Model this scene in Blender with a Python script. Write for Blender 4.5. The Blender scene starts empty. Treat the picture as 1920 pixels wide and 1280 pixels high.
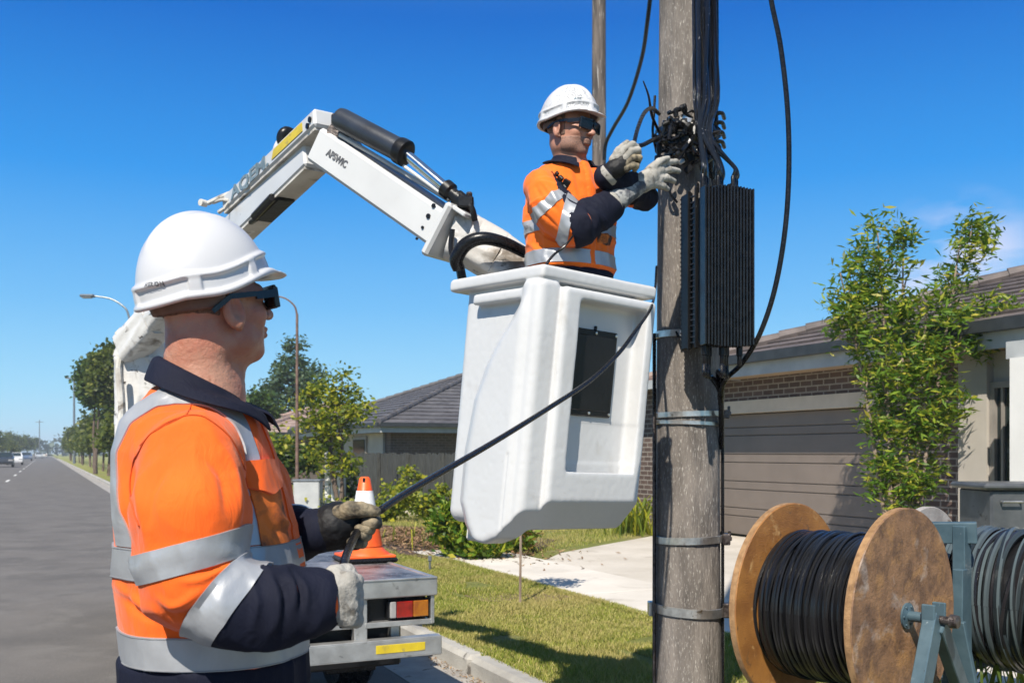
import bpy, math, random
import numpy as np
from mathutils import Vector, Matrix
R_ = math.radians
random.seed(7); rng = np.random.default_rng(7)
SC = bpy.context.scene; COL = SC.collection

# ---------------------------------------------------------------- camera, sky, sun, exposure
CAMH = 1.45; FPX = 1920*35/36
cam_d = bpy.data.cameras.new("camera"); cam = bpy.data.objects.new("camera", cam_d); COL.objects.link(cam)
cam.location = (0, 0, CAMH); cam.rotation_euler = (R_(90), 0, 0)
cam_d.lens = 35; cam_d.sensor_width = 36; cam_d.shift_y = 208/1920; cam_d.clip_start = 0.05; cam_d.clip_end = 3000
cam_d.dof.use_dof = True; cam_d.dof.focus_distance = 2.9; cam_d.dof.aperture_fstop = 9
SC.camera = cam
SUN_H = Vector((0.27, 0.963, 0)).normalized(); SUN_EL = R_(47)
LDIR = Vector((SUN_H.x*math.cos(SUN_EL), SUN_H.y*math.cos(SUN_EL), -math.sin(SUN_EL)))
w = bpy.data.worlds.new("World"); SC.world = w; w.use_nodes = True
nt = w.node_tree; bg = nt.nodes['Background']
sky = nt.nodes.new('ShaderNodeTexSky'); sky.sky_type = 'NISHITA'; sky.sun_disc = False
sky.sun_elevation = SUN_EL; sky.sun_rotation = math.atan2(-SUN_H.x, -SUN_H.y)
sky.air_density = 1.0; sky.dust_density = 0.0; sky.ozone_density = 5.0; sky.altitude = 300
hsv = nt.nodes.new('ShaderNodeHueSaturation'); hsv.inputs['Saturation'].default_value = 1.22; hsv.inputs['Hue'].default_value = 0.503
nt.links.new(sky.outputs[0], hsv.inputs['Color'])
# a small wisp of cloud low in the sky behind the right-hand tree (a direction in the world, like the sky itself)
geo = nt.nodes.new('ShaderNodeTexCoord'); mp = nt.nodes.new('ShaderNodeMapping'); mp.inputs['Scale'].default_value = (5, 5, 13)
no = nt.nodes.new('ShaderNodeTexNoise'); no.inputs['Scale'].default_value = 2.2; no.inputs['Detail'].default_value = 6
nt.links.new(geo.outputs['Generated'], mp.inputs[0]); nt.links.new(mp.outputs[0], no.inputs['Vector'])
dd = Vector(((1790-960)/FPX, 1, (848-520)/FPX)).normalized()
vm = nt.nodes.new('ShaderNodeVectorMath'); vm.operation = 'DISTANCE'; vm.inputs[1].default_value = dd
nt.links.new(geo.outputs['Generated'], vm.inputs[0])
mr = nt.nodes.new('ShaderNodeMapRange'); mr.inputs[1].default_value = 0.02; mr.inputs[2].default_value = 0.085; mr.inputs[3].default_value = .8; mr.inputs[4].default_value = 0
nt.links.new(vm.outputs['Value'], mr.inputs[0])
mr2 = nt.nodes.new('ShaderNodeMapRange'); mr2.inputs[1].default_value = 0.44; mr2.inputs[2].default_value = 0.68
nt.links.new(no.outputs[0], mr2.inputs[0])
mu = nt.nodes.new('ShaderNodeMath'); mu.operation = 'MULTIPLY'; nt.links.new(mr.outputs[0], mu.inputs[0]); nt.links.new(mr2.outputs[0], mu.inputs[1])
mx = nt.nodes.new('ShaderNodeMix'); mx.data_type = 'RGBA'; mx.inputs['B'].default_value = (7.5, 6.6, 7.2, 1)
sx_ = nt.nodes.new('ShaderNodeSeparateXYZ'); nt.links.new(geo.outputs['Generated'], sx_.inputs[0])
cr_ = nt.nodes.new('ShaderNodeValToRGB'); el = cr_.color_ramp.elements
for _ in range(4): el.new(.5)
for i_, (p_, c_) in enumerate(((0.0, (.44, .74, .90)), (.06, (.30, .65, .90)), (.14, (.15, .48, .86)), (.26, (.022, .29, .78)), (.40, (.001, .135, .56)), (.62, (.13, .23, .42)))): el[i_].position = p_; el[i_].color = (*c_, 1)
nt.links.new(sx_.outputs['Z'], cr_.inputs[0])
sc_ = nt.nodes.new('ShaderNodeMix'); sc_.data_type = 'RGBA'; sc_.blend_type = 'MULTIPLY'; sc_.inputs['Factor'].default_value = 1; sc_.inputs['B'].default_value = (7.6, 7.6, 7.6, 1); sc_.clamp_result = False
nt.links.new(cr_.outputs[0], sc_.inputs['A'])
bl_ = nt.nodes.new('ShaderNodeMix'); bl_.data_type = 'RGBA'; bl_.inputs['Factor'].default_value = .95; nt.links.new(hsv.outputs[0], bl_.inputs['A']); nt.links.new(sc_.outputs['Result'], bl_.inputs['B'])
nt.links.new(mu.outputs[0], mx.inputs['Factor']); nt.links.new(bl_.outputs['Result'], mx.inputs['A']); nt.links.new(mx.outputs['Result'], bg.inputs['Color'])
bg.inputs['Strength'].default_value = 0.100
sun_d = bpy.data.lights.new("sun", 'SUN'); sun_d.energy = 5.0; sun_d.angle = R_(0.55); sun_d.color = (1.0, 0.935, 0.83)
sun = bpy.data.objects.new("sun", sun_d); COL.objects.link(sun); sun.rotation_euler = LDIR.to_track_quat('-Z', 'Y').to_euler(); sun.location = (-6, -5, 9)
SC.view_settings.view_transform = 'Standard'; SC.view_settings.look = 'None'; SC.view_settings.exposure = 0.56; SC.view_settings.gamma = 1
SC.cycles.use_denoising = True; SC.cycles.max_bounces = 6; SC.cycles.transparent_max_bounces = 6

# ---------------------------------------------------------------- coordinates
def P(px, py, Y): return np.array([(px-960)/FPX*Y, Y, CAMH-(py-848)/FPX*Y])
def G(px, py, z=.12): return P(px, py, (CAMH-z)*FPX/(py-848))     # a point of the raised verge seen at that place
SR, CR = 0.42432, 0.90551                       # the street runs 25.1 degrees left of the view
def W(L, s, z=0.0): return np.array([CR*L-SR*s, SR*L+CR*s, z])
RM = np.array([[CR, SR, 0], [-SR, CR, 0], [0, 0, 1.0]])   # rows: across-street, along-street, up

# ---------------------------------------------------------------- object helpers
WORLD = {}
def place(o, at, parent):
    if parent is not None:
        o.parent = parent; base = WORLD[parent.name]; WORLD[o.name] = base
    else:
        o.location = at; WORLD[o.name] = np.array(at, float)
def tag(o, label=None, cat=None, group=None, kind=None):
    if label: o['label'] = label
    if cat: o['category'] = cat
    if group: o['group'] = group
    if kind: o['kind'] = kind
    return o
def thing(name, at, label, cat, group=None):
    o = bpy.data.objects.new(name, None); COL.objects.link(o); o.empty_display_size = .1
    place(o, at, None); return tag(o, label, cat, group)
def mk(name, V, F, mat, parent=None, at=None, smooth=False, uv=None):
    V = np.asarray(V, float).reshape(-1, 3)
    if parent is not None: base = WORLD[parent.name]
    elif at is not None: base = np.array(at, float)
    else: base = np.array([V[:, 0].mean(), V[:, 1].mean(), V[:, 2].min()])
    me = bpy.data.meshes.new(name)
    if isinstance(F, np.ndarray):
        F = F.astype(np.int32); n, k = F.shape
        me.vertices.add(len(V)); me.vertices.foreach_set('co', (V-base).astype(np.float32).ravel())
        me.loops.add(n*k); me.loops.foreach_set('vertex_index', F.ravel())
        me.polygons.add(n); me.polygons.foreach_set('loop_start', np.arange(0, n*k, k, dtype=np.int32))
        me.update(calc_edges=True); me.validate()
    else:
        me.from_pydata((V-base).tolist(), [], F); me.validate(); me.update()
    mats = mat if isinstance(mat, (list, tuple)) else [mat]
    for m in mats: me.materials.append(m)
    if smooth: me.polygons.foreach_set('use_smooth', [True]*len(me.polygons))
    if uv == 'road': road_uv(me, base)
    o = bpy.data.objects.new(name, me); COL.objects.link(o); place(o, tuple(base), parent)
    return o
def road_uv(me, base):
    n = len(me.loops); vi = np.zeros(n, np.int32); me.loops.foreach_get('vertex_index', vi)
    co = np.zeros(len(me.vertices)*3); me.vertices.foreach_get('co', co); co = co.reshape(-1, 3)+base
    q = co@RM.T; uvs = np.zeros((n, 2))
    for p in me.polygons:
        nn = RM@np.array(p.normal); li = list(p.loop_indices); v = q[vi[li]]
        if abs(nn[2]) > .85: uvs[li] = v[:, [0, 1]]
        elif abs(nn[0]) > abs(nn[1]): uvs[li] = np.stack([v[:, 1], v[:, 2]], 1)
        else: uvs[li] = np.stack([v[:, 0], v[:, 2]], 1)
    l = me.uv_layers.new(name='UVMap'); l.data.foreach_set('uv', uvs.astype(np.float32).ravel())
def catmull(pts, n=8):
    pts = [np.array(p, float) for p in pts]
    if len(pts) < 3: return pts
    e = [2*pts[0]-pts[1]]+pts+[2*pts[-1]-pts[-2]]; out = []
    for i in range(1, len(e)-2):
        for k in range(n):
            t = k/n; a, b, c, d = e[i-1:i+3]
            out.append(.5*((2*b)+(c-a)*t+(2*a-5*b+4*c-d)*t*t+(3*b-a-3*c+d)*t**3))
    out.append(pts[-1]); return out
class MB:
    def __init__(s): s.V = []; s.F = []; s.n = 0; s.mi = []; s.cm = 0
    def add(s, V, F):
        V = np.asarray(V, float).reshape(-1, 3); s.V.append(V)
        for f in F: s.F.append([i+s.n for i in f]); s.mi.append(s.cm)
        s.n += len(V); return s
    def box(s, c, h, M=None):                    # centre, half sizes, optional rows = axes
        c = np.array(c, float); q = np.array([[x, y, z] for x in (-1, 1) for y in (-1, 1) for z in (-1, 1)])*np.array(h)
        if M is not None: q = q@np.array(M)
        return s.add(q+c, [(0, 1, 3, 2), (4, 6, 7, 5), (0, 4, 5, 1), (2, 3, 7, 6), (0, 2, 6, 4), (1, 5, 7, 3)])
    def bbox(s, c, h, M=None, b=.01):            # bevelled box
        hx, hy, hz = h; b = min(b, hx*.9, hy*.9, hz*.9); bm_V = []; 
        for x in (-1, 1):
            for y in (-1, 1):
                for z in (-1, 1):
                    bm_V += [[x*hx, y*(hy-b), z*(hz-b)], [x*(hx-b), y*hy, z*(hz-b)], [x*(hx-b), y*(hy-b), z*hz]]
        V = np.array(bm_V); idx = lambda x, y, z, k: ((x*2+y)*2+z)*3+k; F = []
        for x in (0, 1): f = [idx(x, 0, 0, 0), idx(x, 1, 0, 0), idx(x, 1, 1, 0), idx(x, 0, 1, 0)]; F.append(f if x else f[::-1])
        for y in (0, 1): f = [idx(0, y, 0, 1), idx(0, y, 1, 1), idx(1, y, 1, 1), idx(1, y, 0, 1)]; F.append(f if y else f[::-1])
        for z in (0, 1): f = [idx(0, 0, z, 2), idx(1, 0, z, 2), idx(1, 1, z, 2), idx(0, 1, z, 2)]; F.append(f if z else f[::-1])
        for a in (0, 1):
            for c2 in (0, 1):
                F.append([idx(a, c2, 0, 0), idx(a, c2, 1, 0), idx(a, c2, 1, 1), idx(a, c2, 0, 1)])
                F.append([idx(a, 0, c2, 0), idx(a, 1, c2, 0), idx(a, 1, c2, 2), idx(a, 0, c2, 2)])
                F.append([idx(0, a, c2, 1), idx(1, a, c2, 1), idx(1, a, c2, 2), idx(0, a, c2, 2)])
        for x in (0, 1):
            for y in (0, 1):
                for z in (0, 1): F.append([idx(x, y, z, 0), idx(x, y, z, 1), idx(x, y, z, 2)])
        if M is not None: V = V@np.array(M)
        return s.add(V+np.array(c, float), F)
    def rbx(s, L0, L1, s0, s1, z0, z1):          # box in street coordinates
        c = W((L0+L1)/2, (s0+s1)/2, (z0+z1)/2)
        return s.box(c, (abs(L1-L0)/2, abs(s1-s0)/2, abs(z1-z0)/2), RM)
    def beam(s, a, b, wd, ht, up=(0, 0, 1), wd2=None, ht2=None, bev=0):
        a = np.array(a, float); b = np.array(b, float); d = b-a; L = np.linalg.norm(d); d /= L
        side = np.cross(d, up); side /= np.linalg.norm(side); u = np.cross(side, d)
        if bev: return s.bbox((a+b)/2, (L/2, wd/2, ht/2), [d, side, u], bev)
        wd2 = wd2 or wd; ht2 = ht2 or ht; V = []
        for p, w_, h_ in ((a, wd, ht), (b, wd2, ht2)):
            for i, j in ((-1, -1), (1, -1), (1, 1), (-1, 1)): V.append(p+side*i*w_/2+u*j*h_/2)
        return s.add(V, [(3, 2, 1, 0), (4, 5, 6, 7), (0, 1, 5, 4), (1, 2, 6, 5), (2, 3, 7, 6), (3, 0, 4, 7)])
    def tube(s, pts, r, n=10, smooth=0, cap=True):
        if smooth: 
            rr = r if hasattr(r, '__len__') else None
            P_ = catmull(pts, smooth)
            if rr is not None: r = np.interp(np.linspace(0, len(pts)-1, len(P_)), np.arange(len(pts)), rr)
            pts = P_
        pts = np.array(pts, float); m = len(pts); r = np.broadcast_to(r, (m,)) if not hasattr(r, '__len__') else np.asarray(r)
        t = np.gradient(pts, axis=0); t /= np.linalg.norm(t, axis=1)[:, None]+1e-12
        a = np.array([0, 0, 1.0]) if abs(t[0][2]) < .9 else np.array([1.0, 0, 0]); u = np.cross(t[0], a); u /= np.linalg.norm(u)
        ang = np.linspace(0, 2*np.pi, n, endpoint=False); V = []
        for i in range(m):
            u = u-t[i]*(u@t[i]); u /= np.linalg.norm(u)+1e-12; v = np.cross(t[i], u)
            V.append(pts[i]+r[i]*(np.cos(ang)[:, None]*u+np.sin(ang)[:, None]*v))
        F = []
        for i in range(m-1):
            for k in range(n): k2 = (k+1) % n; F.append((i*n+k, i*n+k2, (i+1)*n+k2, (i+1)*n+k))
        if cap: F.append(tuple(range(n))[::-1]); F.append(tuple((m-1)*n+k for k in range(n)))
        return s.add(np.concatenate(V), F)
    def lathe(s, c, prof, axis=(0, 0, 1), n=32, cap=True):     # prof: (radius, along)
        axis = np.array(axis, float); axis /= np.linalg.norm(axis); a = np.array([0, 0, 1.0]) if abs(axis[2]) < .9 else np.array([1.0, 0, 0])
        u = np.cross(axis, a); u /= np.linalg.norm(u); v = np.cross(axis, u); ang = np.linspace(0, 2*np.pi, n, endpoint=False); V = []
        for r, h in prof: V.append(np.array(c)+axis*h+max(r, 1e-5)*(np.cos(ang)[:, None]*u+np.sin(ang)[:, None]*v))
        m = len(prof); F = []
        for i in range(m-1):
            for k in range(n): k2 = (k+1) % n; F.append((i*n+k, i*n+k2, (i+1)*n+k2, (i+1)*n+k))
        if cap: F.append(tuple(range(n))[::-1]); F.append(tuple((m-1)*n+k for k in range(n)))
        return s.add(np.concatenate(V), F)
    def ball(s, c, r, n=12, M=None):
        r = np.broadcast_to(r, (3,)); th = np.linspace(0, np.pi, n//2+1); V = []
        for t in th:
            for k in range(n): p = 2*np.pi*k/n; V.append([math.sin(t)*math.cos(p), math.sin(t)*math.sin(p), math.cos(t)])
        V = np.array(V)*r
        if M is not None: V = V@np.array(M)
        F = [(i*n+k, (i+1)*n+k, (i+1)*n+(k+1) % n, i*n+(k+1) % n) for i in range(n//2) for k in range(n)]
        return s.add(V+np.array(c), F)
    def prism(s, poly, d):                        # polygon points (3d) extruded by vector d
        p = np.array(poly, float); n = len(p); V = np.concatenate([p, p+np.array(d)])
        return s.add(V, [tuple(range(n))[::-1], tuple(range(n, 2*n))]+[(i, (i+1) % n, n+(i+1) % n, n+i) for i in range(n)])
    def build(s, name, mat, parent=None, at=None, smooth=False, uv=None, bevel=0, auto=False):
        o = mk(name, np.concatenate(s.V), s.F, mat, parent, at, smooth, uv)
        if len(set(s.mi)) > 1: 
            me = o.data
            if len(me.polygons) == len(s.mi): me.polygons.foreach_set('material_index', s.mi)
        if auto:
            o.data.polygons.foreach_set('use_smooth', [True]*len(o.data.polygons)); o.data.set_sharp_from_angle(angle=R_(38))
        if bevel:
            m = o.modifiers.new('bevel', 'BEVEL'); m.width = bevel; m.segments = 2; m.limit_method = 'ANGLE'; m.angle_limit = R_(40)
        return o

# ---------------------------------------------------------------- materials
def new_mat(name):
    m = bpy.data.materials.new(name); m.use_nodes = True; t = m.node_tree; return m, t, t.nodes['Principled BSDF']
def N(t, kind, **kw):
    n = t.nodes.new(kind)
    for k, v in kw.items():
        if k in n.inputs: n.inputs[k].default_value = v
        else: setattr(n, k, v)
    return n
def ramp(t, fac, stops):
    r = t.nodes.new('ShaderNodeValToRGB'); e = r.color_ramp.elements
    while len(e) < len(stops): e.new(.5)
    for i, (p, c) in enumerate(stops): e[i].position = p; e[i].color = (*c, 1) if len(c) == 3 else c
    t.links.new(fac, r.inputs[0]); return r.outputs[0]
def coords(t, scale=(1, 1, 1), kind='Object'):
    tc = t.nodes.new('ShaderNodeTexCoord'); mp = t.nodes.new('ShaderNodeMapping'); mp.inputs['Scale'].default_value = scale
    t.links.new(tc.outputs[kind], mp.inputs[0]); return mp.outputs[0]
def mixc(t, fac, a, b, mode='MIX'):
    m = t.nodes.new('ShaderNodeMix'); m.data_type = 'RGBA'; m.blend_type = mode
    for sock, v in ((m.inputs['Factor'], fac), (m.inputs['A'], a), (m.inputs['B'], b)):
        if isinstance(v, (int, float)): sock.default_value = v
        elif isinstance(v, tuple): sock.default_value = (*v, 1) if len(v) == 3 else v
        else: t.links.new(v, sock)
    return m.outputs['Result']
def noise(t, vec, scale, detail=5, rough=.55, dist=0):
    n = N(t, 'ShaderNodeTexNoise', Scale=scale, Detail=detail, Roughness=rough, Distortion=dist); t.links.new(vec, n.inputs['Vector']); return n.outputs['Fac']
def mat(name, c1, c2=None, scale=6, rough=.6, metal=0, bump=0, bscale=60, stretch=(1, 1, 1), bstretch=None, dirt_glint=None, lo=.35, hi=.65, rvar=.1, coat=0, spec=.5, sheen=0, bdist=.01, lay=None):
    m, t, b = new_mat(name); v = coords(t, stretch); c2 = c2 or tuple(x*.75 for x in c1)
    col = ramp(t, noise(t, v, scale), [(lo, c2), (hi, c1)])
    if dirt_glint:
        for (dc, ds, d0, d1) in dirt_glint:
            f = ramp(t, noise(t, v, ds, 7, .62, .4), [(d0, (0, 0, 0)), (d1, (1, 1, 1))]); col = mixc(t, f, col, dc)
    t.links.new(col, b.inputs['Base Color'])
    rr = N(t, 'ShaderNodeMapRange'); rr.inputs[3].default_value = max(.03, rough-rvar); rr.inputs[4].default_value = min(1, rough+rvar)
    t.links.new(noise(t, v, scale*2.3), rr.inputs[0]); t.links.new(rr.outputs[0], b.inputs['Roughness'])
    b.inputs['Metallic'].default_value = metal; b.inputs['Coat Weight'].default_value = coat; b.inputs['Specular IOR Level'].default_value = spec
    if sheen: b.inputs['Sheen Weight'].default_value = sheen
    if bump:
        v2 = coords(t, bstretch) if bstretch else v
        bn = N(t, 'ShaderNodeBump', Strength=bump, Distance=bdist); t.links.new(noise(t, v2, bscale, 6, .6), bn.inputs['Height']); t.links.new(bn.outputs[0], b.inputs['Normal'])
    return m
def leafmat(name, cols, rough=.45, trans=.35):
    m, t, b = new_mat(name); g = t.nodes.new('ShaderNodeNewGeometry'); n = len(cols)
    col = ramp(t, g.outputs['Random Per Island'], [(i/(n-1), c) for i, c in enumerate(cols)])
    t.links.new(col, b.inputs['Base Color']); b.inputs['Roughness'].default_value = rough; b.inputs['Specular IOR Level'].default_value = .3
    tr = N(t, 'ShaderNodeBsdfTranslucent'); t.links.new(mixc(t, .5, col, (.35, .5, .05)), tr.inputs['Color'])
    ms = N(t, 'ShaderNodeMixShader', Fac=trans); t.links.new(b.outputs[0], ms.inputs[1]); t.links.new(tr.outputs[0], ms.inputs[2])
    t.links.new(ms.outputs[0], t.nodes['Material Output'].inputs['Surface']); return m
def bladmat(name, cols, rough, trans):
    m = leafmat(name, cols, rough, trans); t = m.node_tree; b = t.nodes['Principled BSDF']; src = b.inputs['Base Color'].links[0].from_socket
    geo_ = t.nodes.new('ShaderNodeNewGeometry'); f = ramp(t, noise(t, geo_.outputs['Position'], .9, 6, .65, .5), [(.44, (0, 0, 0)), (.66, (.85, .85, .85))]); t.links.new(mixc(t, f, src, (.46, .36, .15)), b.inputs['Base Color']); return m
def brickmat(name, c1, c2, mortar, wd=.24, ht=.086, ms=.011):
    m, t, b = new_mat(name); tc = t.nodes.new('ShaderNodeTexCoord')
    br = N(t, 'ShaderNodeTexBrick'); br.inputs['Scale'].default_value = 1; br.inputs['Brick Width'].default_value = wd; br.inputs['Row Height'].default_value = ht
    br.inputs['Mortar Size'].default_value = ms; br.inputs['Color1'].default_value = (*c1, 1); br.inputs['Color2'].default_value = (*c2, 1); br.inputs['Mortar'].default_value = (*mortar, 1); br.inputs['Bias'].default_value = 0
    t.links.new(tc.outputs['UV'], br.inputs['Vector']); n = noise(t, coords(t), 9)
    t.links.new(mixc(t, .35, br.outputs['Color'], ramp(t, n, [(.3, (.35, .35, .35)), (.7, (1, 1, 1))]), 'MULTIPLY'), b.inputs['Base Color']); b.inputs['Roughness'].default_value = .85
    bn = N(t, 'ShaderNodeBump', Strength=.6, Distance=.01, invert=True); t.links.new(br.outputs['Fac'], bn.inputs['Height']); t.links.new(bn.outputs[0], b.inputs['Normal']); return m

M_hat = mat('hard hat plastic', (.52, .52, .53), (.505, .505, .515), 8, .36, coat=.2)
M_skin = mat('skin', (.46, .245, .165), (.38, .15, .095), 16, .48, bump=.5, bscale=190, bdist=.003, spec=.4, dirt_glint=[((.30, .12, .07), 60, .62, .74), ((.50, .17, .11), 9, .55, .75)])
M_skin.node_tree.nodes['Principled BSDF'].inputs['Subsurface Weight'].default_value = .08
M_skin.node_tree.nodes['Principled BSDF'].inputs['Subsurface Radius'].default_value = (.01, .004, .002)
M_stub = mat('stubble', (.36, .19, .13), (.15, .09, .07), 300, .6)
M_hair = mat('cropped hair', (.20, .115, .08), (.055, .038, .03), 260, .7, bump=.6, bscale=500, bdist=.002)
def clothmat(name, c1, c2, sheen=.15):
    m, t, b = new_mat(name); v = coords(t); col = ramp(t, noise(t, v, 5), [(.3, c2), (.7, c1)]); t.links.new(col, b.inputs['Base Color'])
    b.inputs['Roughness'].default_value = .82; b.inputs['Sheen Weight'].default_value = sheen; b.inputs['Specular IOR Level'].default_value = .25
    n1 = noise(t, coords(t, (1, 1, .4)), 20, 4, .55, 1.6)
    n2 = noise(t, v, 900, 1)
    b1 = N(t, 'ShaderNodeBump', Strength=.35, Distance=.012); t.links.new(n1, b1.inputs['Height'])
    b2 = N(t, 'ShaderNodeBump', Strength=.25, Distance=.001); t.links.new(n2, b2.inputs['Height']); t.links.new(b1.outputs[0], b2.inputs['Normal']); t.links.new(b2.outputs[0], b.inputs['Normal']); return m
M_orange = clothmat('orange hi-vis cloth', (.86, .130, .010), (.74, .098, .007))
M_orange2 = clothmat('orange hi-vis cloth worn', (.86, .165, .012), (.74, .115, .008))
M_navy = clothmat('navy cloth', (.006, .008, .022), (.004, .005, .013), .0)
M_tape = mat('reflective tape', (.40, .41, .425), (.31, .32, .335), 9, .42, metal=.35, bump=.35, bscale=22, bdist=.006, stretch=(1, 1, .6))
M_glove = mat('grey work glove', (.40, .38, .34), (.25, .235, .205), 18, .85, bump=.8, bscale=220, bdist=.003, dirt_glint=[((.12, .105, .085), 26, .56, .68)])
M_knit = mat('glove knit cuff', (.20, .21, .23), (.05, .055, .07), 60, .9, bump=.9, bscale=320, bdist=.003)
M_gdark = mat('dark rubber glove', (.010, .010, .011), (.005, .005, .006), 12, .6, spec=.3, bump=.5, bscale=120, bdist=.002)
M_gtan = mat('dusty tan glove finger', (.32, .26, .165), (.035, .03, .022), 38, .75, bump=.9, bscale=180, bdist=.003)
M_lens = mat('dark lens', (.006, .006, .006), (.004, .004, .004), 3, .10, spec=.35)
M_frame = mat('black frame plastic', (.010, .010, .011), None, 3, .25)
M_white = mat('white fibreglass', (.55, .55, .545), (.52, .518, .51), 3, .36, bump=.07, bscale=40, bdist=.006, dirt_glint=[((.36, .33, .29), 6, .62, .95), ((.16, .14, .12), 13, .70, .78), ((.30, .27, .22), 55, .70, .76)], coat=.15)
M_paint = mat('white boom paint', (.57, .57, .56), (.51, .51, .50), 3, .32, dirt_glint=[((.45, .42, .37), 4.5, .60, .80), ((.05, .045, .04), 9, .70, .76)], coat=.2)
M_paintd = mat('dirty boom paint', (.62, .60, .55), (.42, .39, .34), 5, .5, bump=.5, bscale=20, dirt_glint=[((.13, .10, .075), 6, .54, .66), ((.70, .70, .68), 9, .6, .7)])
M_wrap = mat('crumpled white wrap', (.64, .63, .61), (.50, .485, .46), 3, .38, bump=.35, bscale=10, bdist=.02, dirt_glint=[((.20, .17, .14), 6, .56, .68), ((.045, .04, .035), 11, .62, .67), ((.30, .10, .06), 5, .66, .72)])
M_gloss = mat('glossy tarred cable', (.008, .008, .009), (.004, .004, .004), 60, .13, spec=.6, bump=.6, bscale=60, bdist=.004, dirt_glint=[((.25, .25, .26), 50, .66, .72)])  # pale grey flecks paint small glints into the black colour
M_black = mat('black steel', (.010, .010, .011), (.006, .006, .007), 8, .34, spec=.3, bump=.2, bscale=40)
M_blackg = mat('glossy black enclosure', (.008, .008, .008), (.004, .004, .004), 9, .42, spec=.18, bump=.25, bscale=70, bdist=.003, dirt_glint=[((.10, .10, .11), 60, .68, .76)])
M_rubber = mat('black cable rubber', (.010, .010, .011), (.005, .005, .006), 40, .28, spec=.3, bump=.3, bscale=90, bdist=.002)
M_chrome = mat('chrome rod', (.62, .66, .72), (.5, .55, .6), 10, .16, metal=1)
M_cyl = mat('dark cylinder paint', (.030, .036, .048), (.018, .02, .026), 6, .35, bump=.1)
M_pole = mat('weathered pole', (.215, .186, .16), (.085, .073, .063), 5, .85, stretch=(3, 3, .7), bump=.8, bscale=28, bstretch=(3, 3, .5), bdist=.012, dirt_glint=[((.40, .37, .33), 60, .56, .68), ((.06, .055, .05), 3.2, .62, .75)], lo=.3, hi=.7)
M_pole2 = mat('dark weathered pole', (.15, .12, .10), (.05, .042, .038), 5, .85, stretch=(3, 3, .3), bump=.8, bscale=30, bstretch=(3, 3, .4), dirt_glint=[((.33, .31, .29), 8, .58, .66)])
M_steel = mat('galvanised strap', (.72, .69, .64), (.45, .43, .40), 20, .34, metal=.9, dirt_glint=[((.20, .15, .08), 22, .60, .72)])
M_alu = mat('dusty aluminium', (.56, .56, .54), (.38, .375, .36), 8, .42, metal=.75, bump=.4, bscale=50, bdist=.003, dirt_glint=[((.09, .08, .07), 14, .62, .74)])
M_deck = mat('wet dirty deck plate', (.30, .29, .29), (.06, .055, .055), 6, .40, metal=.4, bump=.9, bscale=45, bdist=.01, dirt_glint=[((.65, .64, .62), 40, .60, .68)])
M_ply = mat('varnished plywood', (.35, .155, .038), (.21, .085, .022), 9, .5, bump=.4, bscale=60, bstretch=(1, 1, 5), dirt_glint=[((.10, .055, .03), 18, .60, .72), ((.48, .28, .11), 12, .6, .72)])
M_ply2 = mat('scuffed brown plywood', (.25, .135, .068), (.12, .064, .036), 12, .6, bump=.5, bscale=70, lo=.38, hi=.64, dirt_glint=[((.36, .19, .07), 9, .50, .72), ((.46, .42, .39), 4.5, .58, .80), ((.055, .03, .02), 22, .66, .74)])
M_ply3 = mat('grey weathered plywood', (.40, .37, .345), (.26, .235, .22), 6, .7, bump=.4, bscale=50, dirt_glint=[((.14, .09, .06), 9, .62, .72)])
M_edge = mat('plywood edge', (.38, .22, .10), (.22, .12, .05), 30, .7, bump=.5, bscale=150)
M_teal = mat('blue grey frame paint', (.070, .115, .140), (.042, .076, .096), 8, .42, bump=.3, bscale=60, bdist=.003, dirt_glint=[((.03, .03, .03), 24, .66, .73), ((.30, .35, .36), 30, .68, .75)])
M_rust = mat('greasy axle steel', (.13, .11, .10), (.04, .03, .028), 40, .35, metal=.6, bump=.5, bscale=80)
M_coneo = mat('cone orange', (.85, .12, .015), (.72, .085, .012), 10, .45, dirt_glint=[((.20, .07, .03), 14, .62, .74)])
M_conew = mat('cone white band', (.75, .76, .76), (.62, .63, .64), 14, .35)
M_yel = mat('yellow reflective sticker', (.62, .47, .02), (.50, .37, .02), 12, .45, dirt_glint=[((.20, .17, .09), 16, .56, .72)])
M_red = mat('red lens', (.30, .010, .008), (.14, .006, .006), 20, .2, coat=.5)
M_amb = mat('amber lens', (.38, .14, .01), (.25, .07, .01), 20, .2, coat=.5)
M_clear = mat('clear lens', (.36, .35, .34), (.24, .23, .23), 20, .2, coat=.5)
M_asph = mat('asphalt', (.125, .113, .102), (.088, .080, .073), 1.2, .92, bump=.6, bscale=90, bdist=.008, dirt_glint=[((.145, .133, .12), 1.6, .5, .7), ((.27, .25, .22), 140, .56, .68), ((.05, .046, .042), 90, .60, .70)])
M_conc = mat('concrete', (.62, .57, .50), (.52, .475, .41), 1.3, .85, bump=.3, bscale=60, dirt_glint=[((.33, .29, .24), 2.2, .58, .78)])
M_drive = mat('driveway concrete', (.56, .51, .44), (.44, .395, .33), .9, .85, bump=.3, bscale=60, dirt_glint=[((.27, .23, .18), 1.8, .58, .75)])
M_kerb = mat('kerb concrete', (.42, .40, .36), (.28, .265, .24), 3, .85, bump=.5, bscale=50, dirt_glint=[((.09, .08, .07), 5, .63, .72)])
M_gutter = mat('gutter concrete', (.36, .335, .30), (.24, .22, .20), 3, .85, bump=.4, bscale=50, dirt_glint=[((.10, .07, .05), 6, .62, .72)])
M_mulch = mat('mulch', (.16, .10, .065), (.05, .03, .02), 14, .95, bump=1, bscale=40, bdist=.05)
M_soil = mat('bare soil', (.26, .18, .11), (.14, .09, .055), 9, .95, bump=1, bscale=50, bdist=.02)
M_line = mat('road paint', (.65, .64, .60), (.45, .44, .42), 12, .8)
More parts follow.
